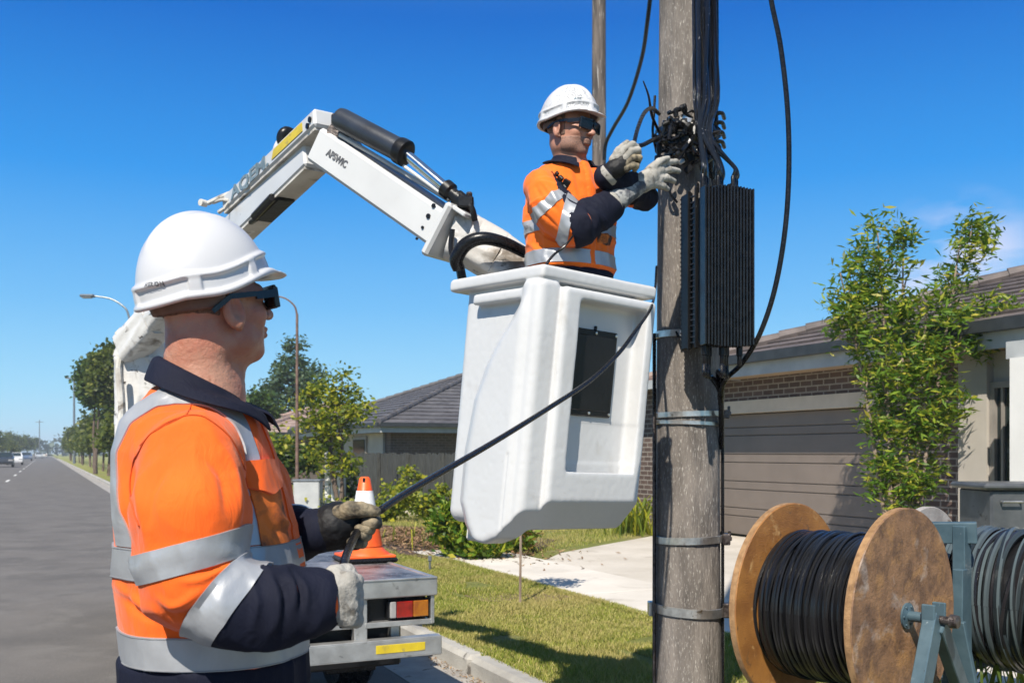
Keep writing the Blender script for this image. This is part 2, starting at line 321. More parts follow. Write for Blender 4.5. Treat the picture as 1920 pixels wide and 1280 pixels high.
def grassmat():
    m, t, b = new_mat('turf'); v = coords(t)
    c = ramp(t, noise(t, v, 40, 6, .7), [(.3, (.12, .14, .022)), (.7, (.30, .31, .055))])
    d = ramp(t, noise(t, v, .9, 6, .65, .5), [(.48, (0, 0, 0)), (.68, (1, 1, 1))]); c = mixc(t, d, c, (.33, .27, .11))
    t.links.new(c, b.inputs['Base Color']); b.inputs['Roughness'].default_value = .9
    bn = N(t, 'ShaderNodeBump', Strength=1, Distance=.04); t.links.new(noise(t, v, 70, 5, .7), bn.inputs['Height']); t.links.new(bn.outputs[0], b.inputs['Normal']); return m
M_turf = grassmat()
M_blade = bladmat('grass blades', [(.12, .16, .02), (.21, .25, .03), (.31, .33, .05), (.42, .38, .11), (.52, .42, .19)], .6, .3)
M_leafA = leafmat('bright narrow leaf', [(.02, .05, .008), (.05, .12, .012), (.09, .17, .015), (.15, .24, .02), (.26, .30, .025), (.42, .36, .05)])
M_leafY = leafmat('yellow green leaf', [(.05, .085, .01), (.12, .16, .015), (.26, .27, .02), (.40, .36, .03)])
M_leafD = leafmat('dark green leaf', [(.012, .030, .008), (.025, .055, .012), (.045, .085, .018), (.08, .12, .02)], .5, .2)
M_leafB = leafmat('blue green needle', [(.018, .045, .028), (.035, .075, .04), (.06, .10, .045), (.09, .13, .05)], .6, .2)
M_leafO = leafmat('olive street tree leaf', [(.03, .045, .01), (.06, .08, .015), (.10, .12, .02), (.16, .16, .03)], .5, .25)
M_leafR = leafmat('reddish shrub leaf', [(.05, .10, .01), (.12, .20, .02), (.22, .28, .03), (.34, .16, .05), (.42, .22, .09)])
M_bark = mat('bark', (.17, .125, .09), (.07, .05, .04), 12, .9, stretch=(3, 3, .5), bump=.8, bscale=30)
M_bark2 = mat('pale bark', (.33, .25, .19), (.18, .13, .10), 12, .9, stretch=(3, 3, .5), bump=.6, bscale=30)
M_brick = brickmat('brown brick', (.085, .055, .045), (.13, .085, .068), (.30, .26, .22))
M_brick2 = brickmat('dark brick', (.10, .075, .06), (.14, .10, .08), (.17, .14, .12))
M_render = mat('beige render', (.44, .40, .35), (.38, .345, .30), 2, .85, bump=.15, bscale=80)
M_wrend = mat('white painted render', (.72, .70, .66), (.66, .64, .60), 2, .8, bump=.1, bscale=60)
M_beam = mat('cream lintel', (.60, .51, .40), (.52, .44, .34), 3, .7)
M_soffit = mat('tan soffit', (.46, .34, .23), (.40, .29, .195), 2, .75)
M_fascia = mat('pale fascia', (.42, .43, .42), (.34, .35, .35), 4, .5)
M_gut = mat('dark gutter', (.030, .034, .037), (.02, .023, .025), 6, .5)
M_door = mat('garage door', (.185, .150, .125), (.160, .130, .108), 2, .5, bump=.25, bscale=90, bstretch=(1, 1, 12), bdist=.003)
M_wframe = mat('window frame', (.30, .27, .24), None, 4, .5)
M_glass = mat('window glass', (.02, .03, .03), (.012, .02, .02), 2, .08, spec=.8)
def tilemat(name, c1, c2):
    m, t, b = new_mat(name); v = coords(t); g = t.nodes.new('ShaderNodeNewGeometry')
    c = ramp(t, g.outputs['Random Per Island'], [(0, c2), (1, c1)]); c = mixc(t, .5, c, ramp(t, noise(t, v, 5, 6), [(.3, tuple(x*.5 for x in c2)), (.7, c1)])); t.links.new(c, b.inputs['Base Color']); b.inputs['Roughness'].default_value = .7
    return m
M_tile = tilemat('dark roof tile', (.125, .118, .122), (.060, .056, .060))
M_tile1 = tilemat('brown grey roof tile', (.17, .135, .122), (.075, .062, .060))
M_tile2 = tilemat('pinkish roof tile', (.40, .29, .24), (.24, .17, .14))
M_fence = mat('weathered fence paling', (.070, .073, .066), (.026, .027, .025), 8, .9, stretch=(4, 4, .5), bump=.6, bscale=40)
M_bbq = mat('dark grey cabinet', (.12, .125, .13), (.075, .08, .085), 5, .4, metal=.3, dirt_glint=[((.02, .02, .02), 5, .62, .68)])
M_lamp = mat('lamp post steel', (.22, .24, .26), (.15, .165, .18), 8, .45, metal=.5)
M_lampr = mat('rusty lamp post', (.20, .125, .095), (.11, .07, .055), 12, .7, metal=.2)
M_boot = mat('boot leather', (.07, .045, .03), None, 8, .6)
M_ink = mat('printed dark lettering', (.06, .062, .07), (.14, .14, .145), 30, .6)
M_inkb = mat('printed slate lettering', (.10, .15, .18), (.20, .26, .30), 30, .6)

def coilmat(name, cols, rough):
    m, t, b = new_mat(name); g = t.nodes.new('ShaderNodeNewGeometry'); n = len(cols); c = ramp(t, g.outputs['Random Per Island'], [(i/(n-1), q) for i, q in enumerate(cols)])
    v = coords(t); t.links.new(c, b.inputs['Base Color']); b.inputs['Roughness'].default_value = rough; b.inputs['Specular IOR Level'].default_value = .5
    bn = N(t, 'ShaderNodeBump', Strength=.4, Distance=.003); t.links.new(noise(t, v, 90), bn.inputs['Height']); t.links.new(bn.outputs[0], b.inputs['Normal']); return m
# ---------------------------------------------------------------- implicit surfaces (bodies, cloth, moulded plastic)
def vlen(v): return np.sqrt((v*v).sum(1))
def cap(p, a, b, ra, rb=None):
    a = np.asarray(a, float); b = np.asarray(b, float); rb = ra if rb is None else rb; ab = b-a
    t = np.clip(((p-a)@ab)/(ab@ab+1e-12), 0, 1); return vlen(p-a-t[:, None]*ab)-(ra+(rb-ra)*t)
def ell(p, c, r, M=None):
    q = p-np.asarray(c, float)
    if M is not None: q = q@np.array(M).T
    r = np.asarray(r, float); k0 = vlen(q/r); k1 = vlen(q/(r*r)); return k0*(k0-1)/np.maximum(k1, 1e-9)
def rbox(p, c, h, r=0., M=None):
    q = p-np.asarray(c, float)
    if M is not None: q = q@np.array(M).T
    q = np.abs(q)-(np.asarray(h, float)-r); return vlen(np.maximum(q, 0))+np.minimum(q.max(1), 0)-r
def smin(a, b, k): h = np.clip(.5+.5*(b-a)/k, 0, 1); return b+(a-b)*h-k*h*(1-h)
def smax(a, b, k): return -smin(-a, -b, k)
def nets(f, lo, hi, h, margin=1.7):
    lo = np.array(lo, float); n = np.ceil((np.array(hi)-lo)/h/8).astype(int)*8; B = 8
    nb = n//B; ci = np.stack(np.meshgrid(*[np.arange(k) for k in nb], indexing='ij'), -1).reshape(-1, 3)
    cc = lo+(ci*B+B/2)*h; fc = f(cc); near = np.abs(fc) < B*h*.87*margin
    val = np.repeat(np.repeat(np.repeat(fc.reshape(nb), B, 0), B, 1), B, 2).astype(np.float32)
    off = np.stack(np.meshgrid(*[np.arange(B)]*3, indexing='ij'), -1).reshape(-1, 3); act = ci[near]
    for k in range(0, len(act), 400):
        idx = (act[k:k+400, None, :]*B+off[None]).reshape(-1, 3); v = f(lo+idx*h)
        val[idx[:, 0], idx[:, 1], idx[:, 2]] = v
    ins = val < 0; N_ = val.shape; pos = {}; quads = []
    cid = np.full(np.array(N_), -1, np.int64); S = []; C = []
    strides = np.array([N_[1]*N_[2], N_[2], 1]); acc_i = []; acc_p = []; qs = []
    for ax in range(3):
        sl0 = [slice(None)]*3; sl1 = [slice(None)]*3; sl0[ax] = slice(0, -1); sl1[ax] = slice(1, None)
        a = ins[tuple(sl0)]; b = ins[tuple(sl1)]; e = np.argwhere(a != b)
        o1, o2 = (ax+1) % 3, (ax+2) % 3; ok = (e[:, o1] > 0) & (e[:, o2] > 0) & (e[:, o1] < N_[o1]-1) & (e[:, o2] < N_[o2]-1); e = e[ok]
        e2 = e.copy(); e2[:, ax] += 1; va = val[tuple(e.T)]; vb = val[tuple(e2.T)]; t = va/(va-vb); pt = e.astype(float); pt[:, ax] += t
        d1 = np.zeros(3, int); d1[o1] = 1; d2 = np.zeros(3, int); d2[o2] = 1
        cells = [e, e-d1, e-d1-d2, e-d2]; ids = [c@strides for c in cells]
        for i_ in ids: acc_i.append(i_); acc_p.append(pt)
        q = np.stack(ids, 1); flip = ins[tuple(e.T)]; q[~flip] = q[~flip][:, ::-1]; qs.append(q)
    ai = np.concatenate(acc_i); ap = np.concatenate(acc_p); q = np.concatenate(qs)
    u, inv = np.unique(ai, return_inverse=True); cnt = np.bincount(inv)
    V = np.stack([np.bincount(inv, ap[:, k])/cnt for k in range(3)], 1)*h+lo
    F = np.searchsorted(u, q); return V, F
def hsh(i): i = (i[:, 0]*374761393+i[:, 1]*668265263+i[:, 2]*2147483647) & 0xffffffff; i = ((i ^ (i >> 13))*1274126177) & 0xffffffff; return ((i ^ (i >> 16)) & 0xffff)/65535.
def vnoise(p):
    f = np.floor(p); i = f.astype(np.int64); t = p-f; t = t*t*(3-2*t); r = 0
    for a in (0, 1):
        for b in (0, 1):
            for c in (0, 1):
                w_ = (t[:, 0] if a else 1-t[:, 0])*(t[:, 1] if b else 1-t[:, 1])*(t[:, 2] if c else 1-t[:, 2]); r = r+w_*hsh(i+np.array([a, b, c]))
    return r
def normals(V, F):
    a, b, c, d = (V[F[:, k]] for k in range(4)); fn = np.cross(c-a, d-b); n = np.zeros_like(V)
    for k in range(4):
        for j in range(3): n[:, j] += np.bincount(F[:, k], fn[:, j], len(V))
    return n/(vlen(n)[:, None]+1e-12)
def smoothV(V, F, it=1, lam=.5):
    for _ in range(it):
        S = np.zeros_like(V); C = np.zeros(len(V))
        for a, b in ((0, 1), (1, 2), (2, 3), (3, 0)):
            for x, y in ((a, b), (b, a)):
                C += np.bincount(F[:, x], minlength=len(V))
                for j in range(3): S[:, j] += np.bincount(F[:, x], V[F[:, y], j], len(V))
        V = V+lam*(S/np.maximum(C, 1)[:, None]-V)
    return V
def sdf_obj(name, f, lo, hi, h, mat_, parent=None, at=None, disp=None, sm=1):
    V, F = nets(f, lo, hi, h)
    if sm: V = smoothV(V, F, sm)
    if disp is not None: n = normals(V, F); V = V+n*disp(V)[:, None]
    return mk(name, V, F, mat_, parent, at, smooth=True)
def fold(V, seed, fr, amp, direction):
    """cloth folds: ridged noise stretched along a direction"""
    d = np.array(direction, float); d /= np.linalg.norm(d); q = V-(V@d)[:, None]*d*.72
    w_ = np.stack([vnoise(q*fr*.6+seed+7*k) for k in range(3)], 1)-.5
    a = vnoise(q*fr+w_*1.6+seed); r = 1-np.abs(2*a-1); b = vnoise(q*fr*2.1+w_*2+seed+31); r2 = 1-np.abs(2*b-1)
    return amp*(r**3.2*1.1+.35*r2**3-.45)
# ---------------------------------------------------------------- ground, road, kerb, paths
KL = 2.50                                   # kerb face, metres right of the camera's street line
def sheet(name, poly, z, m, kind='structure', nseg=1):
    V = [W(L, s, z) for L, s in poly]; o = mk(name, V, [tuple(range(len(V)))], m, at=tuple(V[0])); o['kind'] = kind; return o
def strip(name, L0, L1, s0, s1, z, m): return sheet(name, [(L0, s0), (L1, s0), (L1, s1), (L0, s1)], z, m)
g = mk('ground', [[-900, -60, -.05], [900, -60, -.05], [900, 1500, -.05], [-900, 1500, -.05]], [(0, 1, 2, 3)], M_turf, at=(0, 0, -.05)); g['kind'] = 'structure'
strip('road', -7.4, KL-.42, -20, 700, 0.0, M_asph)
strip('gutter', KL-.42, KL, -20, 400, 0.002, M_gutter)
def long_box(name, L0, L1, s0, s1, z0, z1, m, bev=.02):
    mb = MB()
    for k in range(int((s1-s0)/2.4)):
        a = s0+k*2.4; mb.bbox(W((L0+L1)/2, a+1.2, (z0+z1)/2), ((L1-L0)/2, 1.193, (z1-z0)/2), RM, bev)
    o = mb.build(name, m, at=tuple(W(L0, s0, 0))); o['kind'] = 'structure'; return o
long_box('kerb', KL, KL+.15, -6, 250, -.05, .125, M_kerb, .03)
long_box('kerb_far_side', -7.55, -7.4, -6, 300, -.05, .125, M_kerb, .03)
strip('verge', KL+.15, 4.45, -20, 400, .112, M_turf)
strip('verge_far_side', -11, -7.55, -20, 400, .112, M_turf)
# footpath in slabs
mb = MB()
for k in range(12): mb.bbox(W(5.01, -4.6+k*1.5, .09), (.57, .746, .04), RM, .006)
o = mb.build('footpath', M_conc, at=tuple(W(5.5, 0, 0))); o['kind'] = 'structure'
mb = MB()
for k in range(30): mb.bbox(W(5.01, 23+k*1.5, .09), (.57, .746, .04), RM, .006)
o = mb.build('footpath_beyond', M_conc, at=tuple(W(5.5, 23, 0))); o['kind'] = 'structure'
sheet('driveway', [(5.6, 7.2), (9.99, 8.4), (9.99, 14.2), (9.0, 13.6), (7.2, 12.4), (6.2, 11.7), (5.6, 11.0)], .118, M_drive)
sheet('lawn', [(5.6, 10.6), (6.2, 11.2), (7.2, 11.9), (9.99, 13.6), (9.99, 30), (5.6, 30)], .113, M_turf)
sheet('front_yard', [(5.6, -8), (12, -8), (12, 8.6), (9.99, 8.2), (5.6, 7.0)], .108, M_turf)
sheet('neighbour_driveway', [(KL+.15, 19.2), (8.3, 19.6), (8.3, 22.6), (KL+.15, 22.0)], .124, M_drive)
sheet('garden_bed', [(4.3, 11.9), (5.5, 11.4), (6.2, 12.2), (7.0, 13.4), (6.7, 16.2), (5.5, 17.5), (4.3, 17.2), (3.9, 14.2)], .128, M_mulch)
mb = MB()
for k in range(12):
    s = 55+k*14; mb.add([W(-1.82, s, .006), W(-1.68, s, .006), W(-1.68, s+4.2, .006), W(-1.82, s+4.2, .006)], [(0, 1, 2, 3)])
o = mb.build('lane_marking', M_line, at=tuple(W(-1.75, 55, 0))); o['kind'] = 'structure'
# soil patch round the stake
th = np.linspace(0, 2*np.pi, 16, endpoint=False); c0 = G(985, 1118)
for dx, rr in ((-.28, .17), (.22, .15)):
    V = [[c0[0]+dx+rr*1.5*math.cos(t)*(1+.25*math.sin(3*t)), c0[1]+rr*1.7*math.sin(t), .119] for t in th]
    o = mk('soil_patch', V, [tuple(range(16))], M_soil, at=tuple(V[0])); o['kind'] = 'structure'
# grass as blades
def blades(name, polyfn, n, L0, L1, s0, s1, h0, h1, z, dens=None):
    L = rng.uniform(L0, L1, n*2); s = rng.uniform(s0, s1, n*2); keep = polyfn(L, s); L, s = L[keep][:n], s[keep][:n]; n = len(L)
    b = L[:, None]*np.array([CR, SR, 0])+s[:, None]*np.array([-SR, CR, 0]); b[:, 2] = z
    a = rng.uniform(0, 2*np.pi, n); hh = rng.uniform(h0, h1, n)*(.5+.9*vnoise(np.stack([L*1.7, s*1.7, L*0], 1))); wd = rng.uniform(.002, .0045, n)*1.5
    u = np.stack([np.cos(a), np.sin(a), a*0], 1); ln = np.stack([np.cos(a*3+1), np.sin(a*3+1), a*0], 1)*hh[:, None]*rng.uniform(.2, .9, n)[:, None]
    V = np.stack([b-u*wd[:, None], b+u*wd[:, None], b+ln+np.array([0, 0, 1])*hh[:, None]], 1).reshape(-1, 3)
    F = np.arange(3*n).reshape(-1, 3); o = mk(name, V, F, M_blade, at=tuple(b[0])); o['kind'] = 'stuff'; return o
o = blades('grass', lambda L, s: (vnoise(np.stack([L*2, s*2, L*0+3], 1)) > .12), 110000, KL+.16, 4.44, 4.2, 12.2, .018, .042, .110)
tag(o, 'short sunlit lawn grass on the verge beside the kerb', 'grass')
o = blades('grass', lambda L, s: (s > 11.6+(L-5.6)*.66), 26000, 5.61, 9.9, 11.4, 21, .03, .08, .110)
tag(o, 'tufty grass growing in the yard beyond the driveway', 'grass')
o = blades('grass', lambda L, s: s > 0, 22000, 4.40, 4.50, 3.5, 12, .02, .05, .115)
tag(o, 'grass edge fringing the near side of the concrete footpath', 'grass')
o = blades('grass', lambda L, s: s > 0, 30000, KL+.16, 4.2, 12.2, 19.2, .025, .06, .110)
tag(o, 'verge grass farther up the street before the driveway', 'grass')
o = blades('grass', lambda L, s: s > 0, 14000, KL+.1, KL+.2, 4, 16, .015, .04, .115)
tag(o, 'grass fringe hanging over the back edge of the kerb', 'grass')
# leaf litter in the gutter and chips on the bed
def chips(name, n, pos, sz, m, label, cat):
    V = []; F = []
    c = pos(n); a = rng.uniform(0, 6.28, n); t = rng.uniform(-.6, .6, n)
    u = np.stack([np.cos(a), np.sin(a), t], 1); v = np.stack([-np.sin(a), np.cos(a), rng.uniform(-.5, .5, n)], 1); k = rng.uniform(.4, 1, n)[:, None]*sz
    V = np.stack([c-u*k, c-v*k*.35, c+u*k, c+v*k*.35], 1).reshape(-1, 3); F = np.arange(4*n).reshape(-1, 4)
    o = mk(name, V, F, m, at=tuple(c[0])); tag(o, label, cat, kind='stuff'); return o
M_litter = leafmat('dry litter', [(.05, .03, .02), (.16, .09, .05), (.28, .16, .08), (.35, .24, .13)], .8, .1)
chips('leaf_litter', 1600, lambda n: np.stack([*(rng.normal(KL-.05, .035, n)[:, None]*np.array([CR, SR])+rng.uniform(4, 14, n)[:, None]*np.array([-SR, CR])).T, np.full(n, .012)], 1), .016, M_litter, 'brown dry leaves lying in a line along the gutter', 'leaf litter')
chips('bark_chips', 9000, lambda n: (lambda L, s: np.stack([CR*L-SR*s, SR*L+CR*s, .135+.10*np.clip(1-((L-5.3)/1.3)**2-((s-14.2)/2.6)**2, 0, 1)*rng.uniform(.2, 1, n)], 1))(rng.normal(5.3, .5, n), rng.normal(14.2, 1.2, n)), .05, M_litter, 'brown bark chips heaped over the garden bed', 'bark chips')

# ---------------------------------------------------------------- roofs and houses (street coordinates)
def roofplane(mb, a, b, c, d, row=.33, lift=.03, seg=.3):
    """rows of tiles between eave a-b and ridge d-c"""
    a, b, c, d = (np.array(x, float) for x in (a, b, c, d)); n = np.cross(b-a, d-a); n /= np.linalg.norm(n)
    if n[2] < 0: n = -n
    Ls = max(np.linalg.norm((d+c)/2-(a+b)/2), .1); nr = max(2, int(Ls/row))
    for k in range(nr):
        t0, t1 = k/nr, (k+1)/nr; p0, p1 = a+(d-a)*t0, b+(c-b)*t0; q0, q1 = a+(d-a)*t1, b+(c-b)*t1
        ns = max(1, int(np.linalg.norm(p1-p0)/seg)); 
        for j in range(ns):
            u0, u1 = j/ns, (j+1)/ns; jit = n*random.uniform(0, .006)
            A, B_, C_, D_ = p0+(p1-p0)*u0+n*lift+jit, p0+(p1-p0)*u1+n*lift+jit, q0+(q1-q0)*u1, q0+(q1-q0)*u0
            A2, B2 = p0+(p1-p0)*u0-n*.01, p0+(p1-p0)*u1-n*.01
            mb.add([A, B_, C_, D_, A2, B2], [(0, 1, 2, 3), (4, 5, 1, 0)])
def hip_roof(name, L0, L1, s0, s1, z, pitch, m, parent, row=.33, seg=.3):
    t = math.tan(R_(pitch)); wL, wS = L1-L0, s1-s0; mb = MB(); h = min(wL, wS)/2
    if wS >= wL: r0, r1 = (( L0+L1)/2, s0+h, z+h*t), ((L0+L1)/2, s1-h, z+h*t)
    else: r0, r1 = (L0+h, (s0+s1)/2, z+h*t), (L1-h, (s0+s1)/2, z+h*t)
    A, B_, C_, D_ = W(L0, s0, z), W(L1, s0, z), W(L1, s1, z), W(L0, s1, z); r0, r1 = W(*r0), W(*r1)
    if wS >= wL:
        roofplane(mb, A, B_, r0, r0, row, seg=seg); roofplane(mb, C_, D_, r1, r1, row, seg=seg); roofplane(mb, D_, A, r0, r1, row, seg=seg); roofplane(mb, B_, C_, r1, r0, row, seg=seg)
        hips = [(A, r0), (B_, r0), (C_, r1), (D_, r1), (r0, r1)]
    else:
        roofplane(mb, D_, A, r0, r0, row, seg=seg); roofplane(mb, B_, C_, r1, r1, row, seg=seg); roofplane(mb, A, B_, r1, r0, row, seg=seg); roofplane(mb, C_, D_, r0, r1, row, seg=seg)
        hips = [(A, r0), (D_, r0), (B_, r1), (C_, r1), (r0, r1)]
    o = mb.build(name, m, parent)
    mb = MB()
    for a, b in hips:
        nn = max(3, int(np.linalg.norm(b-a)/.4))
        for k in range(nn):
            p, q = a+(b-a)*k/nn, a+(b-a)*(k+1.08)/nn; up = np.array([0, 0, .035]); mb.tube([p+up*1.3, q+up], [.105, .085], 8)
    mb.build('ridge_capping', m, o, auto=True); return o
def eaves(L0, L1, s0, s1, z, parent, gh=.13, fh=.17):
    mb = MB()
    for a in ((L0-.05, L0+.05, s0, s1), (L1-.05, L1+.05, s0, s1), (L0+.05, L1-.05, s0-.05, s0+.05), (L0+.05, L1-.05, s1-.05, s1+.05)): mb.rbx(*a, z-gh+.02, z+.02)
    mb.build('gutter', M_gut, parent)
    mb = MB(); i = .09
    for a in ((L0+i, L0+i+.03, s0+i, s1-i), (L1-i-.03, L1-i, s0+i, s1-i), (L0+i+.03, L1-i-.03, s0+i, s0+i+.03), (L0+i+.03, L1-i-.03, s1-i-.03, s1-i)): mb.rbx(*a, z-.12-fh, z-.01)
    mb.build('fascia', M_fascia, parent)
    mb = MB(); mb.rbx(L0+.12, L1-.12, s0+.12, s1-.12, z-.10-fh, z-.07-fh); mb.build('soffit', M_soffit, parent)

# the garage house on the right
h1 = thing('brick_house', tuple(W(10, 9, 0)), 'single storey brown brick house with a wide grey garage door behind the pole', 'house', 'houses along the street')
def hb(name, m, *bx, par=h1, uv='road', **k):
    mb = MB()
    for b in bx: mb.rbx(*b)
    return mb.build(name, m, par, uv=uv, **k)
DS0, DS1 = 9.75, 13.75
hb('wall', M_brick, (10, 10.24, 8.62, DS0, 0, 2.62), (10, 10.24, DS0, DS1, 2.27, 2.62), (10, 10.24, DS1, 19.0, 0, 2.62), (10.24, 22, 18.76, 19.0, 0, 2.62))
hb('lintel', M_beam, (9.965, 10.20, DS0-.15, DS1+.15, 2.07, 2.268))
dr = MB(); zz = .13; hs = [.30, .13]*8; k = 0
while zz < 2.04:
    hgt = hs[k]; z1 = min(zz+hgt, 2.06); dr.bbox(W(10.13+.004*(k % 2), (DS0+DS1)/2, (zz+z1)/2), (.022, (DS1-DS0)/2, (z1-zz)/2-.006), RM, .006); zz = z1; k += 1
dr.rbx(10.14, 10.16, DS0, DS1, .13, 2.06); gd = dr.build('garage_door', M_door, h1)
hb('wall_rendered', M_render, (9.70, 9.98, 7.97, 8.36, 0, 2.6), (9.80, 9.98, 4, 7.96, 0, .5), (9.80, 9.98, 4, 7.96, 2.25, 2.6), (9.80, 9.98, 4, 7.45, .5, 2.25))
fr = hb('window', M_wframe, (9.74, 9.85, 7.90, 7.96, .5, 2.25), (9.74, 9.85, 7.46, 7.52, .5, 2.25), (9.74, 9.85, 7.52, 7.90, 2.18, 2.25), (9.74, 9.85, 7.52, 7.90, .5, .57), (9.76, 9.83, 7.80, 7.83, .57, 2.18))
hb('pane', M_glass, (9.79, 9.80, 7.52, 7.90, .57, 2.18), par=fr)
hb('porch_column', M_wrend, (8.98, 9.45, 6.0, 7.10, .1, 2.42))
hb('porch_beam', M_fascia, (9.05, 9.47, 1, 7.2, 2.421, 2.60))
hip_roof('roof', 9.35, 20.5, -1.0, 12.9, 2.88, 18.8, M_tile1, h1)
eaves(9.35, 20.5, -1.0, 12.9, 2.88, h1)
hip_roof('wing_roof', 10.9, 20, 12.6, 20.3, 2.60, 20, M_tile2, h1, seg=.35)
eaves(10.9, 20, 13.1, 20.3, 2.60, h1)
hb('soffit_board', M_soffit, (9.55, 11.0, 12.9, 19.2, 2.622, 2.65)); hb('step_fascia', M_fascia, (9.5, 9.55, 12.85, 19.2, 2.55, 2.70))

# the dark roofed neighbour
h2 = thing('brick_house', tuple(W(10, 31, 0)), 'dark brick house with a big charcoal hipped roof behind the paling fence', 'house', 'houses along the street')
hip_roof('roof', 9.5, 22.5, 30.2, 43, 2.38, 20.5, M_tile, h2, row=.4, seg=.4); eaves(9.5, 22.5, 30.2, 43, 2.38, h2)
hb('wall', M_brick2, (10.1, 22, 30.8, 31.0, 0, 2.1), (10.1, 10.3, 31.0, 42.5, 0, 2.1), par=h2)
hb('wall_rendered', M_render, (10.0, 10.08, 31.3, 36, 0, 2.1), par=h2)
f2 = hb('window', M_wframe, (9.93, 10.0, 33, 34.6, .9, 2.0), par=h2); hb('pane', M_glass, (9.91, 9.93, 33.1, 34.5, 1.0, 1.9), par=f2)
hip_roof('porch_roof', 13.3, 19, 27.6, 33, 2.62, 14, M_tile, h2, row=.4, seg=.4); eaves(13.3, 19, 27.6, 33, 2.62, h2)
hb('porch_post', M_fascia, (13.6, 13.75, 27.9, 28.05, 0, 2.3), par=h2); hb('porch_post', M_fascia, (18.5, 18.65, 27.9, 28.05, 0, 2.3), par=h2)
# brown roofed one farther on
h3 = thing('brick_house', tuple(W(9, 47, 0)), 'low house with a faded brown tiled roof just past the lower man', 'house', 'houses along the street')
hip_roof('roof', 8.2, 19, 45.5, 58, 2.35, 17, M_tile2, h3, row=.5, seg=.5); eaves(8.2, 19, 45.5, 58, 2.35, h3)
hb('wall', M_brick2, (8.8, 18.4, 46.1, 46.3, 0, 2.1), (8.8, 9.0, 46.3, 57.4, 0, 2.1), par=h3)
f3 = hb('window', M_wframe, (11, 12.6, 46.02, 46.1, .9, 2.0), par=h3); hb('pane', M_glass, (11.1, 12.5, 46.0, 46.02, 1.0, 1.9), par=f3)
# more far houses each side
M_orb = mat('far orange brick', (.38, .20, .12), None, 5, .9); M_orr = mat('far terracotta roof', (.34, .15, .10), None, 4, .9)
fh = [(9, 66, 10, 12, 'orange brick house with a tiled roof far up the right side'), (9, 92, 10, 12, 'second orange brick house far up the right side of the street'),
      (-26, 96, 11, 14, 'terracotta roofed house far away across the road'), (-27, 124, 12, 16, 'farthest terracotta roofed house across the road'), (-25, 160, 12, 18, 'low distant house behind the parked cars')]
for L0, s0, a, b, lab in fh:
    h = thing('brick_house', tuple(W(L0, s0, 0)), lab, 'house', 'houses along the street')
    hip_roof('roof', L0-.5, L0+a+.5, s0-.5, s0+b+.5, 2.6, 22, M_orr, h, row=1.2, seg=2)
    hb('wall', M_orb, (L0, L0+a, s0, s0+.2, 0, 2.6), (L0, L0+.2, s0+.2, s0+b, 0, 2.6), (L0+a-.2, L0+a, s0+.2, s0+b, 0, 2.6), par=h)
    hb('window', M_glass, (L0+2, L0+3.6, s0-.03, s0-.002, .9, 2.0), par=h); hb('window', M_glass, (L0+6, L0+7.6, s0-.03, s0-.002, .9, 2.0), par=h)

# paling fences
def fence(name, pts, ht, label):
    t = thing('paling_fence', tuple(W(*pts[0], .1)), label, 'fence', 'timber fences'); mb = MB(); rl = MB(); ps = MB()
    for (La, sa), (Lb, sb) in zip(pts[:-1], pts[1:]):
        A, B_ = W(La, sa, .1), W(Lb, sb, .1); d = B_-A; Ln = np.linalg.norm(d); d /= Ln; nrm = np.array([d[1], -d[0], 0]); n = int(Ln/.105)
        for k in range(n):
            hh = ht+random.uniform(-.03, .03); c = A+d*(k+.5)*Ln/n+nrm*random.uniform(-.008, .008); mb.box(c+np.array([0, 0, hh/2]), (.047, .009, hh/2), [d, nrm, (0, 0, 1)])
        for z in (.35, ht-.3): rl.beam(A+nrm*.035+np.array([0, 0, z]), B_+nrm*.035+np.array([0, 0, z]), .04, .08)
        for k in range(int(Ln/2.4)+1):
            c = A+d*min(k*2.4, Ln)+nrm*-.07; ps = MB(); ps.box(c+np.array([0, 0, ht/2-.02]), (.05, .05, ht/2+.04), [d, nrm, (0, 0, 1)]); ps.build('post', M_fence, t)
    mb.build('palings', M_fence, t); rl.build('rails', M_fence, t); pass
fence('f', [(8.3, 19.0), (8.3, 29.9), (10.0, 29.9)], 1.32, 'dark grey paling fence in front of the charcoal roofed house')
fence('f', [(12.2, 19.5), (8.45, 19.2)], 1.3, 'short paling fence run between the garage house and the yard')

# ---------------------------------------------------------------- plants
def crown_mesh(cl, per, leaf, asp, m, name, parent, droop=.3, up=0, jit=1.0, at=None):
    """cl: clump centres with radius (n,4); leaf-shaped quads scattered in each clump"""
    cl = np.array(cl); n = len(cl)*per; c = np.repeat(cl[:, :3], per, 0); r = np.repeat(cl[:, 3], per)
    p = c+rng.normal(0, .5, (n, 3))*r[:, None]*jit; a = rng.normal(0, 1, (n, 3)); a[:, 2] = a[:, 2]*.5-droop+up; a /= vlen(a)[:, None]
    b = np.cross(a, rng.normal(0, 1, (n, 3))); b /= vlen(b)[:, None]; L = leaf*rng.uniform(.6, 1.25, n)[:, None]; wd = L*asp
    nn = np.cross(a, b)
    V = np.stack([p, p+a*L*.5+b*wd-nn*wd*.4, p+a*L, p+a*L*.5-b*wd-nn*wd*.4], 1).reshape(-1, 3)
    return mk(name, V, np.arange(4*n).reshape(-1, 4), m, parent, at=at)
def clumps(blobs, n, r0, r1, shell=.35):
    out = []; vol = np.array([b[3]*b[4]*b[5] for b in blobs])**.7; vol /= vol.sum()
    for b, f in zip(blobs, vol):
        k = max(2, int(n*f)); u = rng.normal(0, 1, (k, 3)); u /= vlen(u)[:, None]; rad = rng.uniform(shell, 1, k)**.6
        q = u*rad[:, None]*np.array(b[3:6])+np.array(b[:3]); out += [[*x, rng.uniform(r0, r1)] for x in q]
    return out
